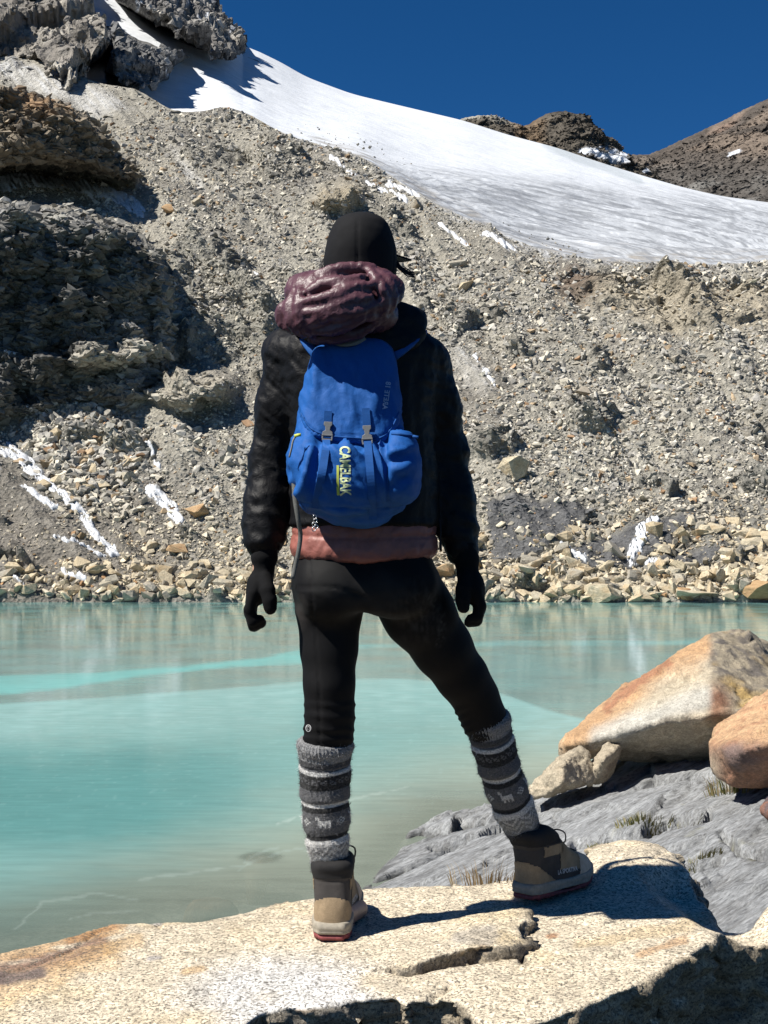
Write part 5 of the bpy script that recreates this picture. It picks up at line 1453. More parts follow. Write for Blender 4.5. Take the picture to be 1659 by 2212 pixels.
# ---------------- cap and hair
cp = Field((-.2, 3.06, 2.62), (.14, 3.45, 2.94), .0048)
cp.loft([(612, 703, 852, 3.245, .104), (585, 700, 857, 3.245, .106), (563, 699, 858, 3.245, .110), (545, 702, 857, 3.245, .112), (522, 707, 852, 3.245, .109), (500, 714, 845, 3.245, .100), (483, 724, 836, 3.245, .085), (472, 738, 822, 3.245, .062), (465, 757, 805, 3.245, .032), (462, 772, 790, 3.245, .010)], .01, 2.15)
v, f = cp.mesh(); v = relax(v, f, 3)
def cap_disp(v, n):
    px, py = pix(v); ang = np.arctan2(v[:, 0]-HC[0], -(v[:, 1]-3.245))
    d = 0
    for a0 in (0.0, 1.05, -1.05, 2.1, -2.1): d = d-.0022*np.exp(-((ang-a0+.05)/.03)**2)*sstep(464, 490, py)
    d += .0022*fbm(v/.05, 3, seed=791)
    d += -.0005*sstep(582, 590, py+14*np.exp(-((px-755)/35)**2)*(v[:, 1] < 3.2))
    return d
CAP = part('cap', v, f, M_cap, PERSON, disp=cap_disp)
bt = Field(P(779, 470, 3.245)-.03, P(779, 470, 3.245)+.03, .003); bt.ell(P(780, 463, 3.24), (.010, .010, .005), .002); v, f = bt.mesh()
part('cap_button', v, f, M_cap, CAP)
bv, bf = [], []
na, nr = 21, 9
for i in range(na):
    a = rad(-62+124*i/(na-1))
    for j in range(nr):
        t_ = j/(nr-1)
        rr_ = .088+.075*t_*math.cos(a)**.8
        dv = fd*math.cos(a)+fr_*math.sin(a)
        bv.append(HC+np.array([0, 0, .030])+dv*np.array([1, 1, 0])*rr_*np.array([.92, 1.05, 0])+np.array([0, 0, -.012*t_-.030*math.sin(a)**2]))
bv = np.array(bv); fq = grid_faces(na, nr)
v2 = np.concatenate([bv, bv-np.array([0, 0, .004])]); n_ = len(bv)
rim = []
bidx = [i*nr for i in range(na)]+[(na-1)*nr+j for j in range(1, nr)]+[i*nr+nr-1 for i in range(na-2, -1, -1)]+[j for j in range(nr-2, 0, -1)]
for k in range(len(bidx)): a_, b_ = bidx[k], bidx[(k+1) % len(bidx)]; rim.append((a_, b_, b_+n_, a_+n_))
part('cap_brim', v2, np.concatenate([fq, fq[:, ::-1]+n_, np.array(rim)]), M_cap, CAP)
hf = Field(HC+np.array([-.12, -.14, -.19]), HC+np.array([.12, .12, .08]), .005)
hf.ell(HC+np.array([0, -.010, -.035]), (.075, .080, .065), .02); hf.cone(HC+np.array([0, -.02, -.06]), HC+np.array([.0, -.03, -.15]), .055, .05, .03)
v, f = hf.mesh(); v = relax(v, f, 2)
hair_parts = [(v+vnormals(v, f)*(.004*ridged(v/np.array([.008, .008, .09]), 2, seed=795))[:, None], f)]
rw = np.random.default_rng(31)
def strand(pts, r_):
    p_ = spline([P(*a) for a in pts], 12); return tube(p_, np.linspace(r_, r_*.3, 12), 4)
for k in range(60):
    j = rw.normal(0, 1.6, 8)
    hair_parts.append(strand([(702+j[0], 560, 3.25), (695+j[1], 572+j[2], 3.24), (691+j[3]*1.2, 582+j[4], 3.235), (690+j[5]*2.5, 596+j[6]*3, 3.23)], .0016))
for k in range(46):
    j = rw.normal(0, 1.3, 8); L = rw.uniform(.35, 1)
    hair_parts.append(strand([(853, 562+j[0]*2, 3.24), (862+j[1], 577+j[2]*2, 3.235), (873+8*L+j[3], 588+j[4]*2, 3.23), (874+26*L, 590+8*L+j[5]*3, 3.225)], .0014))
hv, hfc = join(hair_parts); part('hair', hv, hfc, M_hair, PERSON)

# ---------------- leg warmers
def knit_mat():
    t = NT('marled wool knit', .95, .1)
    uv = t.n.new('ShaderNodeUVMap').outputs[0]
    m = t.n.new('ShaderNodeMapping'); t.l.new(uv, m.inputs[0]); m.inputs['Scale'].default_value = (78, 92, 1)
    n = t.noise(1.0, 2, .6, m.outputs[0]); wv = t.n.new('ShaderNodeTexWave'); wv.wave_type = 'BANDS'; wv.bands_direction = 'X'; wv.inputs['Scale'].default_value = .5; wv.inputs['Distortion'].default_value = 1.5
    t.l.new(m.outputs[0], wv.inputs[0])
    fz = t.noise(420, 3, .7)
    c = t.mix(1, t.attr('Col'), t.ramp(n, [(.3, .55), (.7, 1.5)]), 'MULTIPLY')
    c = t.mix(1, c, t.ramp(fz, [(.3, .75), (.7, 1.3)]), 'MULTIPLY')
    t.b.inputs['Sheen Weight'].default_value = .1; t.b.inputs['Sheen Roughness'].default_value = .6
    return t.done(c, t.bump(fz, .7, .002, t.bump(t.math('ADD', n, t.math('MULTIPLY', wv.outputs[0], .8)), .9, .003)))
M_knit = knit_mat()
LLAMA = ["......x...", ".....xx...", ".....x....", "xxxxxx....", "xxxxxx....", "xxxxxx....", "x.x.x.....", "x.x.x....."]
DIAM = ["...x...", "..x.x..", ".x.x.x.", "..x.x..", "...x...", "......."]
def knit_col(u, v, side):
    """u around 0..1, v down 0..1; colours follow the photographed pattern"""
    r_ = np.random.default_rng(5)
    c = np.zeros(u.shape+(3,)); G1, G2, G3, WH, BK = (.22, .22, .222), (.105, .105, .11), (.06, .06, .064), (.55, .54, .52), (.014, .014, .015)
    c[:] = G2
    bands = [(-.1, .13, G1), (.13, .175, G3), (.195, .225, WH), (.225, .34, BK), (.34, .445, G2), (.445, .475, WH), (.475, .515, BK), (.515, .69, G2), (.69, .725, BK), (.725, .77, WH), (.77, .93, (.2, .2, .2)), (.93, 1.1, G3)]
    vv = v+.006*np.sin(u*6.28*2+side)
    for a, b_, k in bands: c = cmix(c, k, sstep(a-.004, a+.004, vv)*sstep(b_+.004, b_-.004, vv))
    # stitches
    cu = np.floor(u*70); cv = np.floor(vv*88)
    def pat(rows, v0, period, col, off=0):
        nonlocal c
        hgt = len(rows); m = np.zeros(u.shape, bool)
        i0 = int(v0*88)
        for y_, row in enumerate(rows):
            for x_, ch in enumerate(row):
                if ch == 'x': m |= (cv == i0+y_) & ((cu+off) % period == x_)
        c = cmix(c, col, m*.9)
    pat(LLAMA, .545, 18, WH, 3); pat([r__[:7] for r__ in DIAM], .56, 18, (.5, .5, .48), 12)
    zig = (np.abs((cu % 8)-4)+24).astype(int)
    pat(["x..x..x.", ".xx..xx.", "x.x.x.x.", "xx..xx.."], .25, 8, (.11, .11, .115)); pat(["..xx..x.", ".x..x..x", "x....x.."], .31, 8, (.03, .03, .03), 2)
    for k, cc_ in ((0, WH), (4, (.45, .45, .44)), (8, (.4, .4, .39))):
        zz = int(.755*88)+k+np.abs((cu % 10)-5)
        c = cmix(c, cc_, ((cv == zz) | (cv == zz+1))*.75)
    return c
def warmer(axis, nm, side, label=None):
    """axis: (px,py,Y,half width px)"""
    A = np.array([P(*a[:3]) for a in axis]); R_ = np.array([a[3]*a[2]/FOC for a in axis])
    nv, nu = 300, 190
    pts = spline(np.concatenate([A, R_[:, None]], 1), nv); C = pts[:, :3]; rr = pts[:, 3]
    T = np.gradient(C, axis=0); T /= np.linalg.norm(T, axis=1, keepdims=True)
    U = np.array([1., 0, 0])-T*T[:, :1]; U /= np.linalg.norm(U, axis=1, keepdims=True); Wd = np.cross(T, U)
    uu = np.linspace(0, 1, nu, endpoint=False); vv = np.linspace(0, 1, nv)
    UU, VV = np.meshgrid(uu, vv, indexing='ij')
    a = UU*2*np.pi
    r2 = rr[None, :]*(1+.0*UU)
    base = C[None]+r2[..., None]*(np.cos(a)[..., None]*U[None]+np.sin(a)[..., None]*Wd[None])
    lump = .0038*fbm(base/.05, 3, seed=801+side)+.0028*fbm(base/.012, 3, seed=803+side)
    lump += .0032*np.sin(VV*34+2.2*gnoise(base/.07, 805+side))*sstep(.05, .5, VV)*(.5+.5*gnoise(base/.05, 806))
    lump += .006*np.exp(-((VV-.05)/.045)**2)-.004*np.exp(-((VV-.185)/.012)**2)-.004*np.exp(-((VV-.46)/.02)**2)-.003*np.exp(-((VV-.71)/.02)**2)+.0010*np.sin(UU*2*np.pi*48)*(sstep(.15, .12, VV)+sstep(.92, .95, VV))
    taper = np.minimum(1, np.minimum(VV/.012, (1-VV)/.012))
    v = C[None]+((r2+lump)*(.86+.14*np.sqrt(taper)))[..., None]*(np.cos(a)[..., None]*U[None]+np.sin(a)[..., None]*Wd[None])
    f = grid_faces(nu, nv, True)
    col = knit_col(UU, VV, side).reshape(-1, 3)
    parts_ = [(v.reshape(-1, 3), f)]
    # loose wool fibres standing off the knit
    rf = np.random.default_rng(810+side); nf = 6500
    iu = rf.integers(0, nu, nf); iv = rf.integers(2, nv-2, nf)
    p0 = v[iu, iv]; nd_ = (np.cos(a)[..., None]*U[None]+np.sin(a)[..., None]*Wd[None])[iu, iv]
    dirn = nd_*.6+rf.normal(0, .6, (nf, 3)); dirn /= np.linalg.norm(dirn, axis=1, keepdims=True)
    L = rf.uniform(.003, .0085, nf)[:, None]; sd_ = np.cross(dirn, rf.normal(size=(nf, 3))); sd_ /= np.linalg.norm(sd_, axis=1, keepdims=True)
    w_ = .00032
    q1 = p0-sd_*w_; q2_ = p0+sd_*w_; mid = p0+dirn*L*.55+nd_*L*.1; q3_ = mid+sd_*w_*.8; q4 = mid-sd_*w_*.8; tip = p0+dirn*L+rf.normal(0, .25, (nf, 3))*L
    fv = np.stack([q1, q2_, q3_, q4, tip+sd_*w_*.4, tip-sd_*w_*.4], 1).reshape(-1, 3)
    k = np.arange(nf)[:, None]*6
    ff = np.concatenate([k+np.array([[0, 1, 2, 3]]), k+np.array([[3, 2, 4, 5]])])
    parts_.append((fv, ff))
    V_, F_ = join(parts_)
    cl = np.concatenate([col, np.repeat(np.minimum(col.reshape(nu, nv, 3)[iu, iv]*1.3+.03, 1), 6, 0)])
    me = mesh_np('leg_warmer', V_, F_); set_col(me, cl)
    ul = me.uv_layers.new(name='UVMap')
    uvv = np.zeros((len(V_), 2)); uvv[:nu*nv, 0] = UU.ravel(); uvv[:nu*nv, 1] = VV.ravel()
    li = np.empty(len(me.loops), np.int32); me.loops.foreach_get('vertex_index', li)
    ul.data.foreach_set('uv', uvv[li].astype(np.float32).ravel())
    o = link('leg_warmer', me, M_knit, PERSON)
    if label: o['label'] = label
warmer([(703, 1597, 3.255, 56), (702, 1625, 3.26, 55.5), (702, 1690, 3.27, 54.5), (704, 1760, 3.275, 51), (708, 1815, 3.275, 46), (712, 1850, 3.275, 41), (713, 1886, 3.275, 36)], 'leg_warmer', 1, 'sunlit grey knitted leg warmer on the straight leg')
warmer([(1050, 1545, 3.43, 46), (1057, 1575, 3.44, 47), (1074, 1640, 3.465, 46), (1094, 1705, 3.49, 45), (1112, 1752, 3.51, 44), (1123, 1775, 3.52, 41), (1132, 1800, 3.53, 34)], 'leg_warmer', 2, 'shaded grey knitted leg warmer on the bent leg')

# ---------------- boots
M_suede = cloth('tan suede', (.27, .2, .125), .9, .15, 500, .0006, mott=.2)
M_suede2 = cloth('pale suede', (.48, .385, .29), .9, .15, 500, .0006, mott=.2)
M_dark = cloth('dark boot fabric', (.045, .04, .037), .8, .25, 700, .0006)
M_collar = cloth('padded collar fabric', (.02, .019, .019), .85, .2, 700, .0006)
M_mid = plain('beige rubber', (.27, .24, .19), .75, .3, nscale=120, var=.2)
M_red = plain('dusty red rubber', (.20, .05, .05), .75, .3, nscale=150, var=.3)
M_lace = plain('dark lace', (.03, .03, .03), .8, .2, nscale=600, var=.3)
M_letter = plain('pale grey print', (.42, .42, .42), .6, .3, var=.08)
WID = [(0, .026), (.012, .034), (.05, .038), (.11, .0375), (.17, .044), (.215, .048), (.255, .043), (.28, .029), (.297, .010)]
TOPL = [(-.02, .158), (.02, .159), (.06, .163), (.095, .170), (.118, .156), (.14, .134), (.165, .112), (.2, .092), (.23, .082), (.26, .070), (.285, .048), (.30, .03)]
def boot(loc, ang, mirror, lean, lab):
    root = empty('boot', loc); root.parent = PERSON; root.rotation_euler = (0, 0, ang); root.scale = (1.16, 1.08, 1.16) if lean < .2 else (1.10, .98, 1.12); root['label'] = lab
    def wfun(y, z): return pl(y, WID)*(1+.10*sstep(.06, .16, z)*sstep(.2, .08, y))*(1-.22*sstep(.04, .085, z)*sstep(.1, .22, y))
    def upf(G):
        x, y, z = G[..., 0], G[..., 1], G[..., 2]
        y = y+lean*np.maximum(z-.07, 0)
        x = x+.006*np.sin(np.clip(y/.3, 0, 1)*np.pi)*mirror
        back = .004+.010*sstep(.07, .12, z)-.010*sstep(.135, .16, z)-.004*np.sin(np.clip(z/.09, 0, 1)*np.pi)
        f_ = smax(np.abs(x)-wfun(y, z), z-smooth_pl(y, TOPL), .022)
        f_ = smax(f_, back-y, .026); f_ = smax(f_, y-.295+z*.12, .03)
        return smax(f_, .022-z, .004)
    v0, f0 = field_mesh(upf, (-.07, -.09, .0), (.07, .32, .21), .003); v0 = relax(v0, f0, 3)
    n0 = vnormals(v0, f0)
    y, z, x = v0[:, 1], v0[:, 2], v0[:, 0]
    def lobes(cy, cz, ry, rz): return np.hypot((y-cy)/ry, (z-cz)/rz)-1
    heel = sstep(.06, -.03, np.maximum(lobes(.0, .040, .075, .058), -1))
    seam = .0
    dsp = .0014*fbm(v0/.03, 3, seed=821)-.002*np.exp(-((y-.075-.25*(z-.06))/.003)**2)*(z < .12)+.004*np.exp(-((z-.150)/.018)**2)*(y < .1)
    dsp += -.0018*np.exp(-((z-.118-.2*y)/.003)**2)*(y < .12)
    vb = v0+n0*dsp[:, None]
    # split the upper into its panels
    fc = vb[f0].mean(1); fy, fz, fx = fc[:, 1], fc[:, 2], fc[:, 0]
    hp = (fz < .078-.55*np.maximum(fy-.015, 0)+.012*np.cos(fx/.036*1.4)) & (fy < .10)
    tc = (fy > .19+.35*(fz-.05)) & (fz > .02)
    quarter = (~hp) & (~tc) & (fz > .066-.12*(fy-.08)) & (fz < .125-.1*(fy-.1)) & (fy > .105) & (fy < .21)
    sidep = (~hp) & (~tc) & (fz > .100) & (fz < .123) & (fy > .030) & (fy < .115) & (np.abs(fx) > .018)
    col_ = (fz > .127) & (fy < .14)
    rest = ~(hp | tc | quarter | sidep | col_)
    def sub(mask, nm, mat, off):
        ff = f0[mask]; used, inv = np.unique(ff, return_inverse=True)
        vv = vb[used]+n0[used]*off
        part(nm, vv, inv.reshape(ff.shape), mat, root)
    sub(rest, 'upper', M_dark, 0); sub(hp, 'heel_panel', M_suede, .0016); sub(tc, 'toe_cap', M_suede2, .0016); sub(quarter, 'quarter', M_suede, .001); sub(sidep, 'ankle_patch', M_suede, .001); sub(col_, 'collar', M_collar, .001)
    # sole: pale midsole above a red lugged tread
    def solef(z0, z1, grow, lug):
        def fn(G):
            x, y, z = G[..., 0], G[..., 1], G[..., 2]
            x = x+.006*np.sin(np.clip(y/.3, 0, 1)*np.pi)*mirror
            toe = .02*sstep(.22, .30, y)
            w_ = pl(y-.002, WID)+grow
            f_ = smax(np.abs(x)-w_, np.maximum(z0+toe-z, z-z1-toe*.7-.006*np.sin(y/.03)*lug), .006)
            f_ = smax(f_, -.004-grow-y+.05*np.maximum(.02-z, 0)*0, .012); return smax(f_, y-.296-grow, .01)
        return fn
    v1, f1 = field_mesh(solef(.015, .040, .0055, .35), (-.08, -.04, -.01), (.08, .33, .07), .0035); v1 = relax(v1, f1, 1)
    px_ = v1; gro = -.0025*np.exp(-((v1[:, 2]-.024)/.002)**2)
    part('sole', v1+vnormals(v1, f1)*gro[:, None], f1, M_mid, root)
    v2_, f2_ = field_mesh(solef(.003, .0165, .003, .9), (-.08, -.04, -.012), (.08, .33, .05), .0035)
    lugs = (np.sin(v2_[:, 1]/.0042) > .1)*.0025*sstep(.010, .004, v2_[:, 2])
    part('tread', v2_-vnormals(v2_, f2_)*lugs[:, None], f2_, M_red, root)
    # laces
    bvh = BVHTree.FromPolygons([tuple(a_) for a_ in vb], f0.tolist())
    def drop(x_, y_):
        h_ = bvh.ray_cast(Vector((x_, y_, .4)), Vector((0, 0, -1))); return (np.array(h_[0]) if h_[0] else np.array([x_, y_, .1]))+np.array([0, 0, .003])
    lp_ = []
    for k in range(6):
        y_ = .118+.019*k; w_ = .020
        lp_.append(tube(spline([drop(-w_, y_), drop(0, y_+.006), drop(w_, y_+.012)], 9), .0022, 6)); lp_.append(tube(spline([drop(w_, y_), drop(0, y_+.006)+np.array([0, 0, .002]), drop(-w_, y_+.012)], 9), .0022, 6))
    t0 = drop(0, .112)
    for s_ in (1, -1):
        lp_.append(tube(spline([t0, t0+np.array([.018*s_, .016, .012]), t0+np.array([.036*s_, .028, .004]), t0+np.array([.034*s_, .030, -.018]), t0+np.array([.012*s_, .014, -.010]), t0], 18), .0019, 6))
        lp_.append(tube(spline([t0, t0+np.array([.012*s_, .022, -.008]), t0+np.array([.022*s_, .034, -.034])], 9), .0018, 6))
    lv, lf = join(lp_); part('lace', lv, lf, M_lace, root)
    return root, bvh, vb, f0
def text_mesh(s, size):
    cu = bpy.data.curves.new('lettering', 'FONT'); cu.body = s; cu.size = size; cu.align_x = 'LEFT'; cu.offset = size*.028; cu.resolution_u = 3
    o = bpy.data.objects.new('lettering', cu); COL.objects.link(o)
    dg = bpy.context.evaluated_depsgraph_get(); me = bpy.data.meshes.new_from_object(o.evaluated_get(dg))
    bpy.data.objects.remove(o); bpy.data.curves.remove(cu)
    bm = bmesh.new(); bm.from_mesh(me); bmesh.ops.triangulate(bm, faces=bm.faces[:])
    for _ in range(2): bmesh.ops.subdivide_edges(bm, edges=[e for e in bm.edges if e.calc_length() > size*.12], cuts=1, use_grid_fill=False); bmesh.ops.triangulate(bm, faces=bm.faces[:])
    v = np.array([q_.co[:] for q_ in bm.verts]); f_ = np.array([[x.index for x in q_.verts] for q_ in bm.faces]); bm.free(); bpy.data.meshes.remove(me)
    return v, f_
def wrap_text(s, size, org, ex, ey, dirn, bvhs, off=.0015):
    """lay lettering on a surface: org start point, ex reading direction, ey letter-up direction, dirn where to cast"""
    v, f_ = text_mesh(s, size)
    v[:, 0] -= v[:, 0].min()
    ex = np.array(ex, float); ey = np.array(ey, float); d = np.array(dirn, float)
    out = []
    for a_ in v:
        p = np.array(org)+ex*a_[0]+ey*a_[1]
        best = None
        for b_ in bvhs:
            h_ = b_.ray_cast(Vector(p-d*.3), Vector(d))
            if h_[0] is not None and (best is None or h_[3] < best[1]): best = (np.array(h_[0]), h_[3])
        out.append((best[0] if best else p)-d*off)
    return np.array(out), f_
zl = ground_at(*P(714, 2020, 3.20)[:2]); hl = P(716, 2026, 3.21); hl[2] = zl
zr = ground_at(*P(1140, 1940, 3.50)[:2]); hr = P(1130, 1942, 3.50); hr[2] = max(zr, P(1133, 1942, 3.5)[2]-.004)
bl, bvl, _, _ = boot(hl, -rad(4), 1, .05, 'sunlit tan and brown hiking boot seen from the heel')
br, bvr, _, _ = boot(hr, -rad(41), -1, .42, 'tan and brown hiking boot pointing sideways in the shade')
for root, bv_, in ((bl, bvl), (br, bvr)):
    tv, tf = wrap_text('LA SPORTIVA', .0145, (.0, .092, .052), (0, 1, -.02), (0, .0, 1), (-1, 0, 0), [bv_])
    part('lettering', tv, tf, M_letter, root)
# small round emblem low on the straight leg
o_, i_ = [], []
th_ = np.linspace(0, 2*np.pi, 26, endpoint=False)
cx, cy = 666, 1573
def on_leg(px, py):
    p = P(px, py, 2.9); d = ray(px, py); h_ = LEG_BVH.ray_cast(Vector((0, 0, CAMZ)), Vector(d/np.linalg.norm(d)))
    return (np.array(h_[0])-.0012*d/np.linalg.norm(d)) if h_[0] else P(px, py, 3.2)
ring = np.array([on_leg(cx+6.0*math.cos(a_), cy+8*math.sin(a_)) for a_ in th_]+[on_leg(cx+4.7*math.cos(a_), cy+6.4*math.sin(a_)) for a_ in th_])
rfq = np.array([(k, (k+1) % 26, 26+(k+1) % 26, 26+k) for k in range(26)])
om = [on_leg(cx+a_, cy+b_) for a_, b_ in [(-3, 4), (-1.5, 4), (-2.6, 0), (-1.6, -3.2), (0, -4), (1.6, -3.2), (2.6, 0), (1.5, 4), (3, 4)]]
tv, tf = tube(spline(om, 22), .0006, 5)
ev, ef = join([(ring, rfq), (tv, tf)])
part('emblem', ev, ef, M_letter, LEG)
# ================================================================ BACKPACK
PK = empty('backpack', tuple(P(770, 1138, 3.05)))
tag(PK, 'blue backpack with grey buckles worn on the back of the walker', 'backpack')
M_blue = cloth('blue ripstop', (.008, .08, .30), .7, .25, 1100, .0004, attr=True, mott=.1, fold=(24, .0035))
M_web = cloth('blue webbing', (.006, .068, .25), .75, .25, 1400, .0006)
M_buck = plain('grey buckle plastic', (.17, .17, .165), .45, .45, nscale=200, var=.1)
M_metal = plain('zip metal', (.6, .6, .6), .3, .5, metal=1, var=.1)
M_print = plain('pale print', (.55, .62, .34), .6, .3, var=.1); M_print2 = plain('lime print', (.45, .5, .08), .6, .3, var=.15); M_print3 = plain('pale blue print', (.25, .33, .5), .6, .3, var=.1)
def pkpart(name, v, f, mat, parent=PK, col=None, label=None, smooth=True):
    v = np.asarray(v)-np.array(PK.location); return part(name, v, f, mat, parent, col=col, label=label, smooth=smooth)
RB = [(732, 706, 824, 3.125, .018), (748, 690, 840, 3.12, .026), (800, 671, 853, 3.115, .040), (860, 655, 862, 3.11, .054), (930, 641, 868, 3.105, .066), (1000, 637, 884, 3.095, .077), (1050, 642, 882, 3.09, .078), (1090, 662, 868, 3.09, .070), (1118, 700, 842, 3.09, .054), (1132, 735, 818, 3.09, .040), (1138, 765, 795, 3.09, .028)]
bk = Field((-.27, 2.88, 2.02), (.18, 3.2, 2.55), .0052)
bk.loft(RB, .02, 2.5)
bk.ell(P(862, 1015, 3.05), (.036, .06, .086), .02); bk.ell(P(668, 1015, 3.06), (.026, .06, .09), .02)
bk.ell(P(745, 1040, 3.005), (.075, .028, .075), .03)
v, f = bk.mesh(); v = relax(v, f, 2)
def pk_disp(v):
    px, py = pix(v); fr = sstep(3.11, 3.04, v[:, 1])
    d = .007*ridged(np.stack([px/60, (py-.5*px)/46, v[:, 1]/.08], -1), 3, seed=851)+.003*fbm(v/.05, 3, seed=853)
    # right side pocket: sharp top, gathers
    ptop = pl(px, [(840, 935), (905, 944), (920, 946)])
    inR = sstep(838, 850, px-.10*(py-940)*0)*sstep(ptop-1, ptop+2, py)*sstep(1100, 1060, py)
    d += .010*inR+inR*.009*np.sin((py-.45*(900-px))/7.5+2*gnoise(v/.03, 855))*sstep(905, 850, px)*sstep(955, 975, py)*sstep(1065, 1030, py)
    ltop = pl(px, [(630, 938), (680, 968)])
    inL = sstep(684, 668, px+.0*py)*sstep(ltop-2, ltop+2, py)*sstep(1085, 1060, py)
    d += .007*inL+inL*.008*np.sin((px+.22*py)/5.2+2*gnoise(v/.04, 857))
    # centre pocket with a slack gathered edge
    ctop = pl(px, [(690, 962), (720, 975), (745, 962), (775, 985), (800, 962), (840, 960)])
    inC = sstep(690, 700, px+.05*(py-960))*sstep(842, 830, px)*sstep(ctop-1, ctop+3, py)
    d += .006*inC*sstep(1110, 1060, py)
    d += fr*inC*.018*ridged(np.stack([(px-.55*(py-960))/44, py/120, px*0], -1), 2, seed=859)*sstep(1085, 1030, py)
    d -= .0035*np.exp(-((py-1098+.0009*(px-780)**2)/2.0)**2)
    return d
v = v+vnormals(v, f)*pk_disp(v)[:, None]
def pk_col(v):
    px, py = pix(v); c = np.zeros_like(v); c[:] = (.0065, .078, .29)
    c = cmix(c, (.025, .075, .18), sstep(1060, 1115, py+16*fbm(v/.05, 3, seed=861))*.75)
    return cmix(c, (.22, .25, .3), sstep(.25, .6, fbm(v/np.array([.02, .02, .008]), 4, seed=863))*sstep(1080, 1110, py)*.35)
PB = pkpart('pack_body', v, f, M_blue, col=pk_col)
bvB = BVHTree.FromPolygons([tuple(a) for a in v], f.tolist())
ld = Field((-.27, 2.87, 2.18), (.18, 3.2, 2.56), .0048)
ld.loft([(a, b_-1, c_+1, d_-.004, e+.014) for a, b_, c_, d_, e in RB[:8]]+[], .02, 2.5)
LIDB = [(600, 845), (640, 866), (655, 905), (672, 932), (700, 946), (735, 951), (770, 953), (812, 956), (832, 947), (850, 924), (864, 893), (880, 850), (920, 830)]
def lidcut(G):
    px, py = pix(G); return (py-smooth_pl(px, LIDB))*S32*.9
ld.cut(lidcut, .006); ld.cut(lambda G: G[..., 1]-3.125, .006)
v, f = ld.mesh(); v = relax(v, f, 2)
def lid_disp(v):
    px, py = pix(v)
    d = .010*ridged(np.stack([(px-.25*(py-800))/46, py/170, px*0], -1), 3, seed=871)*sstep(740, 800, py)+.003*fbm(v/.04, 3, seed=873)
    d += .020*np.exp(-((px-694+.12*(py-760))/11)**2)*sstep(745, 765, py)*sstep(900, 780, py)
    d += .006*np.exp(-((px-800+.3*(py-900))/16)**2)*sstep(800, 880, py)
    d -= .004*np.exp(-((py-smooth_pl(px, LIDB)+9)/2.0)**2)
    for cx_ in (707, 793): d -= .008*np.exp(-((px-cx_)/13)**2)*sstep(870, 935, py)
    return d
v = v+vnormals(v, f)*lid_disp(v)[:, None]
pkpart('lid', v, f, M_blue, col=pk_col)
bvL = BVHTree.FromPolygons([tuple(a) for a in v], f.tolist())
def on_pack(px, py, off=.003):
    d = ray(px, py); d = d/np.linalg.norm(d); best = None
    for b_ in (bvL, bvB):
        h_ = b_.ray_cast(Vector((0, 0, CAMZ)), Vector(d))
        if h_[0] is not None and (best is None or h_[3] < best[1]): best = (np.array(h_[0]), h_[3])
    return (best[0] if best else P(px, py, 3.0))-d*off
def strap(name, pts, wpx, mat, off=.003, n=24, thick=.0022, surf=True, parent=PK):
    q_ = spline([(a[0], a[1]) for a in pts], n)
    p_ = np.array([on_pack(a, b_, off) for a, b_ in q_]); p_[:, 1] = np.convolve(np.pad(p_[:, 1], 2, 'edge'), np.ones(5)/5, 'valid')-.001
    vv, ff = ribbon(p_, wpx*2.95/FOC, thick, (1, 0, 0)); return pkpart(name, vv, ff, mat, parent, smooth=False)
for cx_, top, low in ((708, [(709, 888), (708, 915)], [(706, 946), (703, 975), (696, 1020), (690, 1050), (684, 1080), (680, 1098)]), (793, [(790, 882), (793, 922)], [(794, 954), (797, 990), (801, 1040), (804, 1085), (806, 1122)])):
    strap('strap', top, 17, M_web, .004, 10); strap('strap', low, 17, M_web, .005)
    # side release buckle: tongue half above, frame half below
    cy_ = 930 if cx_ < 750 else 938
    c0 = on_pack(cx_, cy_, .010); s_ = 2.95/FOC
    root = empty('buckle', tuple(c0-np.array(PK.location))); root.parent = PK
    root.rotation_euler = (rad(-6), rad(3 if cx_ < 750 else -2), 0)
    def slab2(pts2, y0, y1):
        n_ = len(pts2); a_ = np.array(pts2)*s_
        vv = np.concatenate([np.stack([a_[:, 0], np.full(n_, y0), -a_[:, 1]], 1), np.stack([a_[:, 0], np.full(n_, y1), -a_[:, 1]], 1)])
        bm = bmesh.new(); q1 = [bm.verts.new(x) for x in vv[:n_]]; q2_ = [bm.verts.new(x) for x in vv[n_:]]
        bm.faces.new(q1); bm.faces.new(q2_[::-1])
        for k in range(n_): bm.faces.new((q1[k], q2_[k], q2_[(k+1) % n_], q1[(k+1) % n_]))
        bmesh.ops.recalc_face_normals(bm, faces=bm.faces[:]); bmesh.ops.bevel(bm, geom=bm.edges[:], offset=.0008, segments=1, affect='EDGES'); bmesh.ops.triangulate(bm, faces=bm.faces[:])
        bm.verts.index_update(); V_ = np.array([x.co[:] for x in bm.verts]); F_ = np.array([[y_.index for y_ in x.verts] for x in bm.faces]); bm.free(); return V_, F_
    tongue = slab2([(-9, -19), (9, -19), (9.5, -12), (6, -8), (5, 0), (11, 4), (11.5, 10), (-11.5, 10), (-11, 4), (-5, 0), (-6, -8), (-9.5, -12)], -.005, .004)
    part('tongue', *tongue, M_buck, root, smooth=False)
    ring_ = join([slab2([(-12, 9), (12, 9), (12.5, 13), (-12.5, 13)], -.0055, .005), slab2([(-12.5, 13), (-8.5, 13), (-8.5, 20), (-12, 20)], -.005, .004), slab2([(8.5, 13), (12.5, 13), (12, 20), (8.5, 20)], -.005, .004), slab2([(-12, 19.5), (12, 19.5), (11, 24), (-11, 24)], -.0055, .004)])
    part('frame', *ring_, M_buck, root, smooth=False)
    part('bar', *slab2([(-9, 14.5), (9, 14.5), (9, 17.5), (-9, 17.5)], -.004, .001), M_web, root, smooth=False)
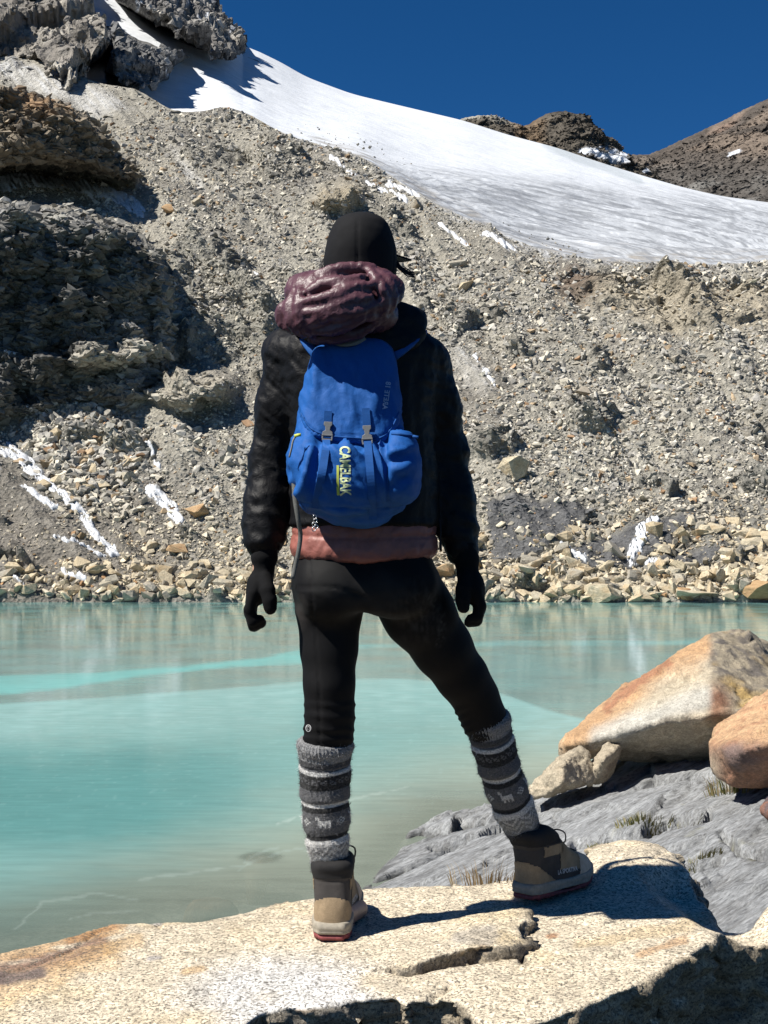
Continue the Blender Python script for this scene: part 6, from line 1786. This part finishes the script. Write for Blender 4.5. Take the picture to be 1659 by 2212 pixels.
# lid edge piping and pocket edge bands
pb = np.array([on_pack(a, b_-3, .001) for a, b_ in spline([(650, 895), (672, 928), (700, 942), (735, 947), (770, 949), (812, 952), (832, 943), (850, 920), (862, 893)], 60)])
tv, tf = tube(pb, .0022, 6); pkpart('piping', tv, tf, M_web)
pe = np.array([on_pack(a, b_, .001) for a, b_ in spline([(847, 937), (870, 939), (890, 942), (904, 945)], 20)])
tv, tf = tube(pe, .0035, 8); pkpart('pocket_edge', tv, tf, M_web)
# haul loop, shoulder straps, dangling straps
tv, tf = ribbon(spline([P(713, 731, 3.09), P(722, 739, 3.07), P(742, 744, 3.06), P(766, 741, 3.065), P(788, 730, 3.085)], 20), .011, .003, (0, .35, 1)); pkpart('haul_loop', tv, tf, M_grey)
for x0, x1 in ((690, 655), (845, 905)):
    s_ = 1 if x1 > 780 else -1
    pts = [P(x0, 768, 3.12), P((x0+x1)/2+4*s_, 742, 3.14), P(x1, 722, 3.19), P(x1+2*s_, 716, 3.26), P(x1, 740, 3.39), P(x1+8*s_, 850, 3.41), P(x1+28*s_, 960, 3.37), P(x1+26*s_*.6, 1040, 3.22)]
    tv, tf = ribbon(spline(pts, 40), .034, .008, (1, .0, 0)); pkpart('shoulder_strap', tv, tf, M_web)
tv, tf = ribbon(spline([P(634, 1035, 3.05), P(637, 1078, 3.04), P(645, 1129, 3.045), P(649, 1152, 3.06), P(645, 1190, 3.07), P(637, 1225, 3.08), P(631, 1250, 3.08)], 36), .0105, .0015, (1, -.35, .1)); pkpart('hanging_strap', tv, tf, plain('dull grey strap', (.11, .112, .105), .85, .15, nscale=300))
tv, tf = tube(spline([P(640, 941, 2.99), P(634, 950, 2.985), P(630, 968, 2.985), P(625, 988, 2.99)], 14), .0022, 6); pkpart('cord', tv, tf, M_grey)
tv, tf = ribbon([P(636, 942, 2.985), P(643, 940, 2.98), P(650, 939, 2.98)], .007, .002, (0, 0, 1)); pkpart('cord_tab', tv, tf, M_print2)
zp = []
for k, (x, y) in enumerate([(680, 1117), (681, 1125), (678, 1133), (683, 1138), (678, 1143)]):
    a = np.linspace(0, 2*np.pi, 12); zp.append(tube(np.stack([P(x, y, 2.99)[0]+.0038*np.cos(a), np.full(12, P(x, y, 2.99)[1])+.002*np.sin(a*2), P(x, y, 2.99)[2]+.0048*np.sin(a)], 1), .0012, 5))
tv, tf = join(zp); pkpart('zip_pull', tv, tf, M_metal)
# lettering
def pack_text(name, s, p0, p1, hpx, mat, up):
    a, b_ = np.array(p0, float), np.array(p1, float); d = (b_-a)/np.linalg.norm(b_-a)
    v, f_ = text_mesh(s, 1.0); v[:, 0] -= v[:, 0].min(); v[:, 0] *= np.linalg.norm(b_-a)/v[:, 0].max(); v[:, 1] *= hpx/v[:, 1].max()
    uv = np.array([-d[1], d[0]])*up
    pts = np.array([on_pack(*(a+d*q_[0]+uv*q_[1]), .0016) for q_ in v])
    return pkpart(name, pts, f_, mat, smooth=True)
pack_text('lettering', 'CAMELBAK', (734, 964), (736, 1072), 23, M_print, -1)
pack_text('lettering', 'ARETE 18', (826, 884), (834, 824), 11, M_print3, 1)
q_ = np.array([on_pack(a, b_, .0014) for a, b_ in [(727, 1005), (732, 1005), (727, 1030), (732, 1030), (727, 1055), (733, 1055), (728, 1070), (734, 1070)]])
pkpart('printed_bar', q_, np.array([(0, 1, 3, 2), (2, 3, 5, 4), (4, 5, 7, 6)]), M_print2)
# ================================================================ TUFTS between the rocks
def tuft(label, px, py, z, n, hgt, spread, cols, seed, thin=.0035, flat=.0):
    r_ = np.random.default_rng(seed)
    p = PZ(px, py, z); zz = slab_z(p[0], p[1]) if p[1] > 4.3 else ground_at(p[0], p[1])
    p = PZ(px, py, zz) if abs(zz-z) < .4 else p
    vs, fs, cs = [], [], []
    for k in range(n):
        a = r_.uniform(0, 6.28); rr = spread*math.sqrt(r_.uniform(0, 1)); x = p[0]+rr*math.cos(a)*1.3; y = p[1]+rr*math.sin(a)*.7
        b0 = np.array([x, y, (slab_z(x, y) if y > 4.3 else zz)-.004])
        L = hgt*r_.uniform(.4, 1); ld_ = np.array([math.cos(a), math.sin(a), 0])*L*r_.uniform(.15, .7)
        pts = [b0, b0+ld_*.35+np.array([0, 0, L*.55]), b0+ld_+np.array([0, 0, L*r_.uniform(.7, 1)])]
        s_ = np.array([math.cos(a+1.57), math.sin(a+1.57), 0])
        s_ = np.array([1, 0, 0])*.6+s_*.4
        w_ = thin*r_.uniform(.6, 1.2); o = len(vs)*1
        base = sum(len(q_) for q_ in vs)
        vs.append(np.array([pts[0]-s_*w_, pts[0]+s_*w_, pts[1]+s_*w_*.7, pts[1]-s_*w_*.7, pts[2]]))
        fs.append([[base, base+1, base+2, base+3], [base+3, base+2, base+4, base+4]])
        cs.append(np.repeat(np.array(cols[r_.integers(0, len(cols))])[None]*r_.uniform(.8, 1.2), 5, 0))
    V_ = np.concatenate(vs); f4 = np.array([a[0] for a in fs]); f3 = np.array([a[1][:3] for a in fs])
    me = mesh_np('grass_tuft', V_, [f4, f3]); set_col(me, np.concatenate(cs))
    return tag(link('grass_tuft', me, M_tuft), label, 'grass tuft')
t = NT('dry grass blade', .8, .2); M_tuft = t.done(t.attr('Col'))
G_ = [(.16, .15, .04), (.22, .19, .07), (.1, .11, .03), (.3, .25, .12)]; D_ = [(.3, .22, .12), (.2, .14, .08), (.38, .3, .18)]
tuft('thin green grass tuft at the foot of the reddish boulder', 1582, 1712, .6, 150, .17, .13, G_+D_, 1, .004)
tuft('low olive moss tuft in a crack in the middle of the grey bedrock', 1392, 1792, .5, 170, .07, .13, G_, 2, .005)
tuft('small olive tuft on bedrock close to the centre crack, nearer the boulders', 1472, 1772, .55, 110, .06, .10, G_, 3, .005)
tuft('tiny yellow green tuft on bedrock behind the boot toe', 1305, 1828, .5, 90, .05, .07, G_, 4, .004)
tuft('flat olive tuft on bedrock above the granite block', 1510, 1845, .6, 130, .055, .09, G_, 5, .004)
tuft('dry brown seed head plant beside the heel of the shaded boot', 1052, 1910, 1.03, 90, .09, .08, D_, 6, .0022)
